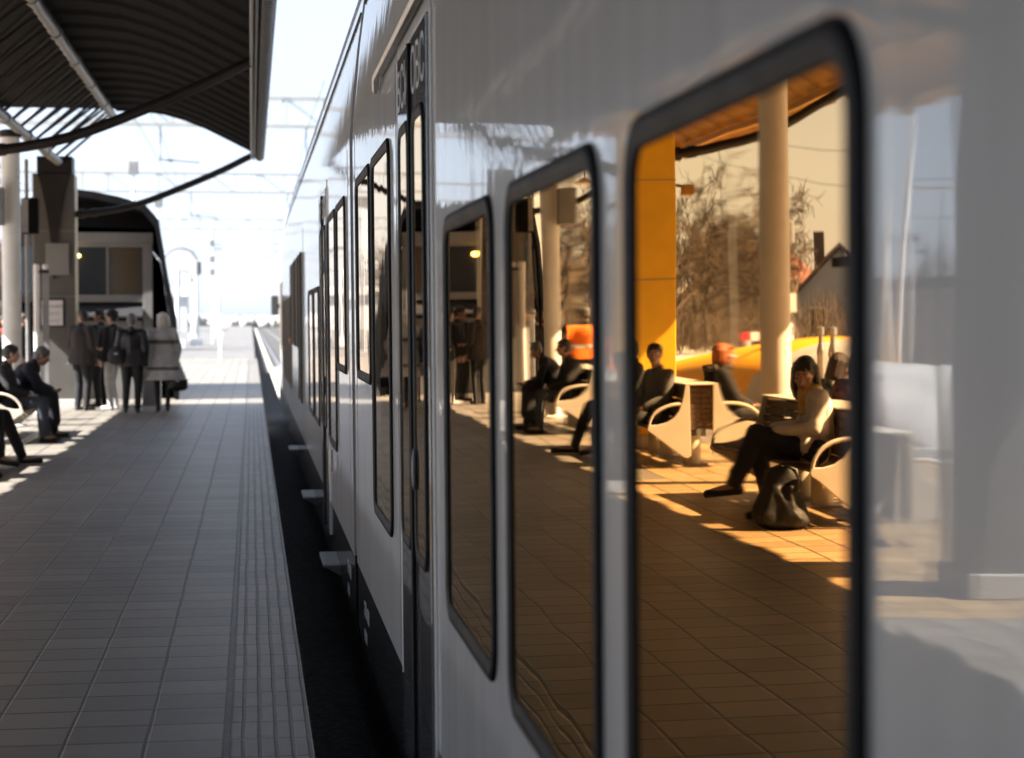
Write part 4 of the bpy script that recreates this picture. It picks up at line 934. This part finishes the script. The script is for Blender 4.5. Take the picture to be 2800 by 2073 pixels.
    if fur:
        q = MB(); rn = random.Random(3)
        for i in range(60):
            a = rn.uniform(0, 6.28); rr = rn.uniform(0.07, 0.15); q.ball(J['neck'] + V((rr * 1.15 * math.cos(a), rr * 0.9 * math.sin(a) - 0.02, 0.03 - 0.3 * (rr - 0.07) + rn.gauss(0, .008))), rn.uniform(0.018, 0.034), 7, 5)
        obj('fur_collar', remesh(q, 0.009, 0), CL[fur], t, smooth='all')
    if scarf:
        q = MB()
        for i in range(12):
            a = 6.28 * i / 12; q.ball(J['neck'] + V((0.072 * math.cos(a), 0.078 * math.sin(a) + 0.012, 0.008 - 0.02 * math.sin(a))), (0.033, 0.033, 0.034), 8, 6)
        q.cap(J['neck'] + V((0.02, 0.09, -0.02)), J['chest'] + V((0.03, 0.155, -0.02)), 0.036, 0.030); obj('scarf', remesh(q, 0.011, 2), CL[scarf], t, smooth='all')
    return t, J

SX = -3.20      # hips of those who sit facing the train
SB = -3.92      # hips of those who sit facing away
# old man and young man on the farthest bench
person('hunched grey haired old man in a long dark coat on the farthest bench', (SX, 26.05, 0), 84, SIT, dict(chest=(0, 0.10, 0.83), waist=(0, 0.0, 0.68), neck=(0, 0.21, 0.97), head=(0, 0.31, 1.08), shoR=(0.18, 0.14, 0.93), shoL=(-0.18, 0.14, 0.93), elbR=(0.25, 0.26, 0.69), elbL=(-0.25, 0.26, 0.69), wriR=(0.07, 0.42, 0.62), wriL=(-0.07, 0.44, 0.63), ankleR=(0.12, 0.46, 0.095), toeR=(0.14, 0.63, 0.03), ankleL=(-0.10, 0.36, 0.095), toeL=(-0.11, 0.53, 0.03)), 1.04, (0, -22), 'navy', 'black', hair='grey', skin='skin_old', hem=0.2, bulk=1.12, group='people sitting on the benches')
person('young man in dark jacket and jeans sitting beside the hunched old man', (SX, 25.1, 0), 92, SIT, dict(kneeR=(0.13, 0.43, 0.53), head=(0, 0.03, 1.175)), 1.0, (-14, -4), 'charcoal', 'jeans', hair='dark', group='people sitting on the benches')
# man with stretched legs and the man looking round, middle bench
person('man in black with stretched legs sitting at the end of the middle bench', (SX - 0.02, 21.05, 0), 90, SIT, dict(kneeL=(-0.16, 0.44, 0.53), ankleL=(-0.14, 0.62, 0.10), toeL=(-0.15, 0.82, 0.045), kneeR=(0.15, 0.40, 0.56), ankleR=(0.22, 0.44, 0.13), toeR=(0.30, 0.63, 0.04)), 1.04, (10, 0), 'black', 'black', hair='dark', group='people sitting on the benches')
person('man in a grey jacket looking over his shoulder on the middle bench', (SX, 19.55, 0), 112, SIT, dict(head=(0.0, 0.01, 1.19), wriR=(0.14, 0.26, 0.63)), 1.0, (50, 2), 'grey', 'charcoal', hair='dark', group='people sitting on the benches')
person('red haired woman in a black fur collar coat on the middle bench', (SB, 19.35, 0), -82, SIT, dict(head=(0, 0.03, 1.17)), 1.0, (-12, 0), 'black', 'black', hair='red', hair_len=0.06, fur='brown', scarf=None, group='people sitting on the benches')
# the woman in the beige coat
Wt, WJ = person('young woman in a beige coat sitting with crossed legs on the near bench', (SX - 0.02, 13.92, 0), 84, SIT,
       dict(kneeR=(0.02, 0.47, 0.665), ankleR=(-0.06, 0.60, 0.285), toeR=(-0.05, 0.80, 0.205), kneeL=(-0.08, 0.44, 0.535), ankleL=(-0.06, 0.36, 0.115), toeL=(-0.07, 0.51, 0.03), chest=(0, -0.03, 0.84), neck=(0, 0.03, 0.985), head=(0.01, 0.085, 1.10), shoR=(0.18, -0.03, 0.935), shoL=(-0.18, -0.02, 0.935), wriR=(0.06, 0.34, 0.69), wriL=(-0.05, 0.33, 0.70), elbR=(0.245, 0.05, 0.70), elbL=(-0.24, 0.07, 0.70)),
       1.03, (62, -12), 'beige', 'darkjeans', shoes='charcoal', hair='dark', hair_len=0.11, collar='beige', scarf='yellow', heels=False, bulk=0.95, hem=0.44, head_scale=1.14, group='people sitting on the benches')
bg_ = MB(); rn = random.Random(4)
for i in range(14):
    u = i / 13; ww = 0.17 * (1 - 0.5 * u ** 2.2) + 0.010 * math.sin(9 * u); dd_ = 0.10 * (1 - 0.6 * u); bg_.ball((0.015 * math.sin(5 * u) + 0.02 * u, 0.03 * u, 0.05 + 0.34 * u), (ww, dd_, 0.06), 18, 8)
for i in range(10): bg_.cap((rn.uniform(-.12, .12), -0.085, rn.uniform(.05, .12)), (rn.uniform(-.07, .07), -0.05, rn.uniform(.2, .32)), 0.022, 0.015, 8)
hb_ = thing('handbag', 'slouched black leather bag standing on the paving at the woman\'s feet', 'bag', (-2.76, 13.32, 0.004), 0.3); hb_.scale = (1.25, 1.2, 1.05)
obj('body', remesh(bg_, 0.012, 4), mat('soft_black_leather', (0.006, 0.0058, 0.0056), 0.6, var=0.3, vscale=8, bump=0.006, bscale=16), hb_, smooth='all'); obj('strap', MB().tube([(-0.1, 0, .3), (-0.08, 0.02, .42), (0.0, 0.03, .46), (0.09, 0.02, .42), (0.12, 0, .28)], 0.011, 8), CL['leather'], hb_, smooth='all')
person('person with long brown hair bent over a phone on the near bench', (SB, 15.55, 0), -95, SIT, dict(neck=(0, 0.03, 1.01), head=(0, 0.08, 1.135), wriR=(0.07, 0.30, 0.92), wriL=(-0.08, 0.28, 0.85), elbR=(0.25, 0.13, 0.76)), 1.0, (20, -20), 'leather', 'charcoal', hair='brown', hair_len=0.16, group='people sitting on the benches', hand_dir=dict(R=(0, .5, .8), L=(0, .6, .6)))
person('dark haired person in a maroon jacket beside the one with the phone', (SB - 0.02, 14.85, 0), -72, SIT, dict(neck=(0.0, 0.03, 1.03), head=(0.0, 0.06, 1.17)), 1.02, (-30, -12), 'maroon', 'black', hair='dark', hair_len=0.10, collar='black', group='people sitting on the benches')
ph = thing('mobile_phone', 'white mobile phone held up by the long haired person on the near bench', 'phone', (-4.29, 15.47, 1.015)); ph.rotation_euler = (0.5, 0.35, 0.5)
obj('case', MB().box(-0.038, 0.038, -0.005, 0.005, -0.075, 0.075), M['white'], ph, bevel=0.004); obj('screen', MB().box(-0.033, 0.033, 0.0052, 0.0062, -0.068, 0.068), M['win_dark'], ph); obj('lens', MB().ball((0.02, -0.006, 0.055), 0.006, 8, 6), M['ink'], ph)
# standing and walking people
person('worker in a bright orange safety vest walking away behind the farthest bench', (-4.33, 30.2, 0), 8, STAND, dict(shoR=(0.22, -0.015, 1.40), shoL=(-0.22, -0.015, 1.40), elbR=(0.335, -0.06, 1.13), elbL=(-0.335, 0.0, 1.13), wriR=(0.33, 0.04, 0.89), wriL=(-0.33, 0.12, 0.90), kneeR=(0.10, 0.14, 0.50), ankleR=(0.10, 0.20, 0.10), toeR=(0.12, 0.37, 0.06), ankleL=(-0.10, -0.20, 0.12), toeL=(-0.12, -0.03, 0.03)), 1.0, (0, 0), 'charcoal', 'charcoal', hair='grey', vest='orange', group='people on the platform', hem=0.86, bulk=1.22)
person('woman with long dark hair and an orange scarf waiting behind the white column', (-4.62, 35.6, 0), 165, STAND, None, 0.98, (0, 0), 'black', 'black', hair='dark', hair_len=0.22, scarf='red', group='people on the platform')
person('brown haired woman in black waiting beside the woman with the orange scarf', (-4.80, 36.4, 0), 175, STAND, None, 0.97, (8, 0), 'black', 'black', hair='brown', hair_len=0.24, group='people on the platform')
person('dark dressed person standing left of the grey box column at the pavilion', (-4.42, 36.75, 0), 110, STAND, None, 1.0, (0, 0), 'black', 'black', hair='dark', group='people on the platform')
person('tall man in a brown coat standing left of the group by the grey column', (-3.0, 33.55, 0), 38, STAND, dict(elbR=(0.25, -0.02, 1.13), wriR=(0.22, 0.10, 0.90)), 1.03, (-78, 0), 'brown', 'black', hair='dark', bulk=1.22, hem=0.80, flare=1.15, group='people standing by the pavilion')
person('man in a black jacket facing the group from behind the tall man', (-2.80, 35.0, 0), -60, STAND, None, 1.04, (-30, 0), 'black', 'black', hair='dark', bulk=1.05, group='people standing by the pavilion')
person('woman in a dark hat and pale trousers in the middle of the group', (-2.50, 34.0, 0), 300, STAND, dict(elbR=(0.23, 0.06, 1.14), wriR=(0.08, 0.22, 1.08), kneeR=(0.10, 0.10, 0.50), ankleR=(0.11, 0.02, 0.09), toeR=(0.13, 0.19, 0.03)), 1.02, (0, 0), 'black', 'pale', shoes='pale', hair='dark', hat='black', hem=0.84, group='people standing by the pavilion')
person('grey haired man in a black leather jacket seen from behind', (-2.08, 32.75, 0), 6, STAND, dict(kneeR=(0.10, 0.06, 0.50), ankleL=(-0.10, -0.10, 0.09), toeL=(-0.12, 0.07, 0.025)), 0.99, (-5, 0), 'leather', 'black', hair='grey', bulk=1.18, hem=0.82, group='people standing by the pavilion')
person('blonde woman in a pale striped flared coat seen from behind with dark tights', (-1.56, 33.0, 0), -4, STAND, dict(wriR=(0.24, 0.02, 0.86), elbR=(0.28, -0.03, 1.12), ankleL=(-0.085, -0.10, 0.10), toeL=(-0.10, 0.06, 0.025), ankleR=(0.085, 0.05, 0.09), toeR=(0.10, 0.21, 0.025)), 1.0, (-25, -6), 'coatgrey', 'charcoal', hair='blonde', hair_len=0.13, hem=0.56, flare=2.25, legs_bare=True, heels=True, bulk=1.08, stripes=[('coatdark', 1.20, 1.27), ('coatdark', 0.73, 0.79), ('pale', 0.57, 0.72)], group='people standing by the pavilion')
def bag(label, loc, w_, d, h, m, strap):
    t = thing('shoulder_bag' if strap > .3 else 'handbag', label, 'bag', loc); b = MB(); b.ball((0, 0, h * .42), (w_ * .62, d * .6, h * .46), 14, 10); b.ball((-w_ * .25, 0, h * .22), (w_ * .36, d * .5, h * .22)); b.ball((w_ * .25, 0, h * .22), (w_ * .36, d * .5, h * .22))
    obj('body', remesh(b, 0.015, 2), m, t, smooth='all'); obj('strap', MB().tube([(-w_ * .3, 0, h * .7), (-w_ * .2, 0, h + strap * .7), (0, 0, h + strap), (w_ * .2, 0, h + strap * .7), (w_ * .3, 0, h * .7)], 0.012, 8), m, t, smooth='all'); obj('clasp', MB().box(-0.03, 0.03, -d * .6 - 0.006, -d * .6 + 0.01, h * .5, h * .58), M['steel'], t)
bag('big black handbag carried low in the blonde woman\'s right hand', (-1.30, 33.0, 0.36), 0.30, 0.16, 0.34, CL['leather'], 0.10)
bag('dark shoulder bag hanging behind the left arm of the grey haired man', (-2.34, 32.60, 0.84), 0.24, 0.15, 0.36, CL['charcoal'], 0.34)
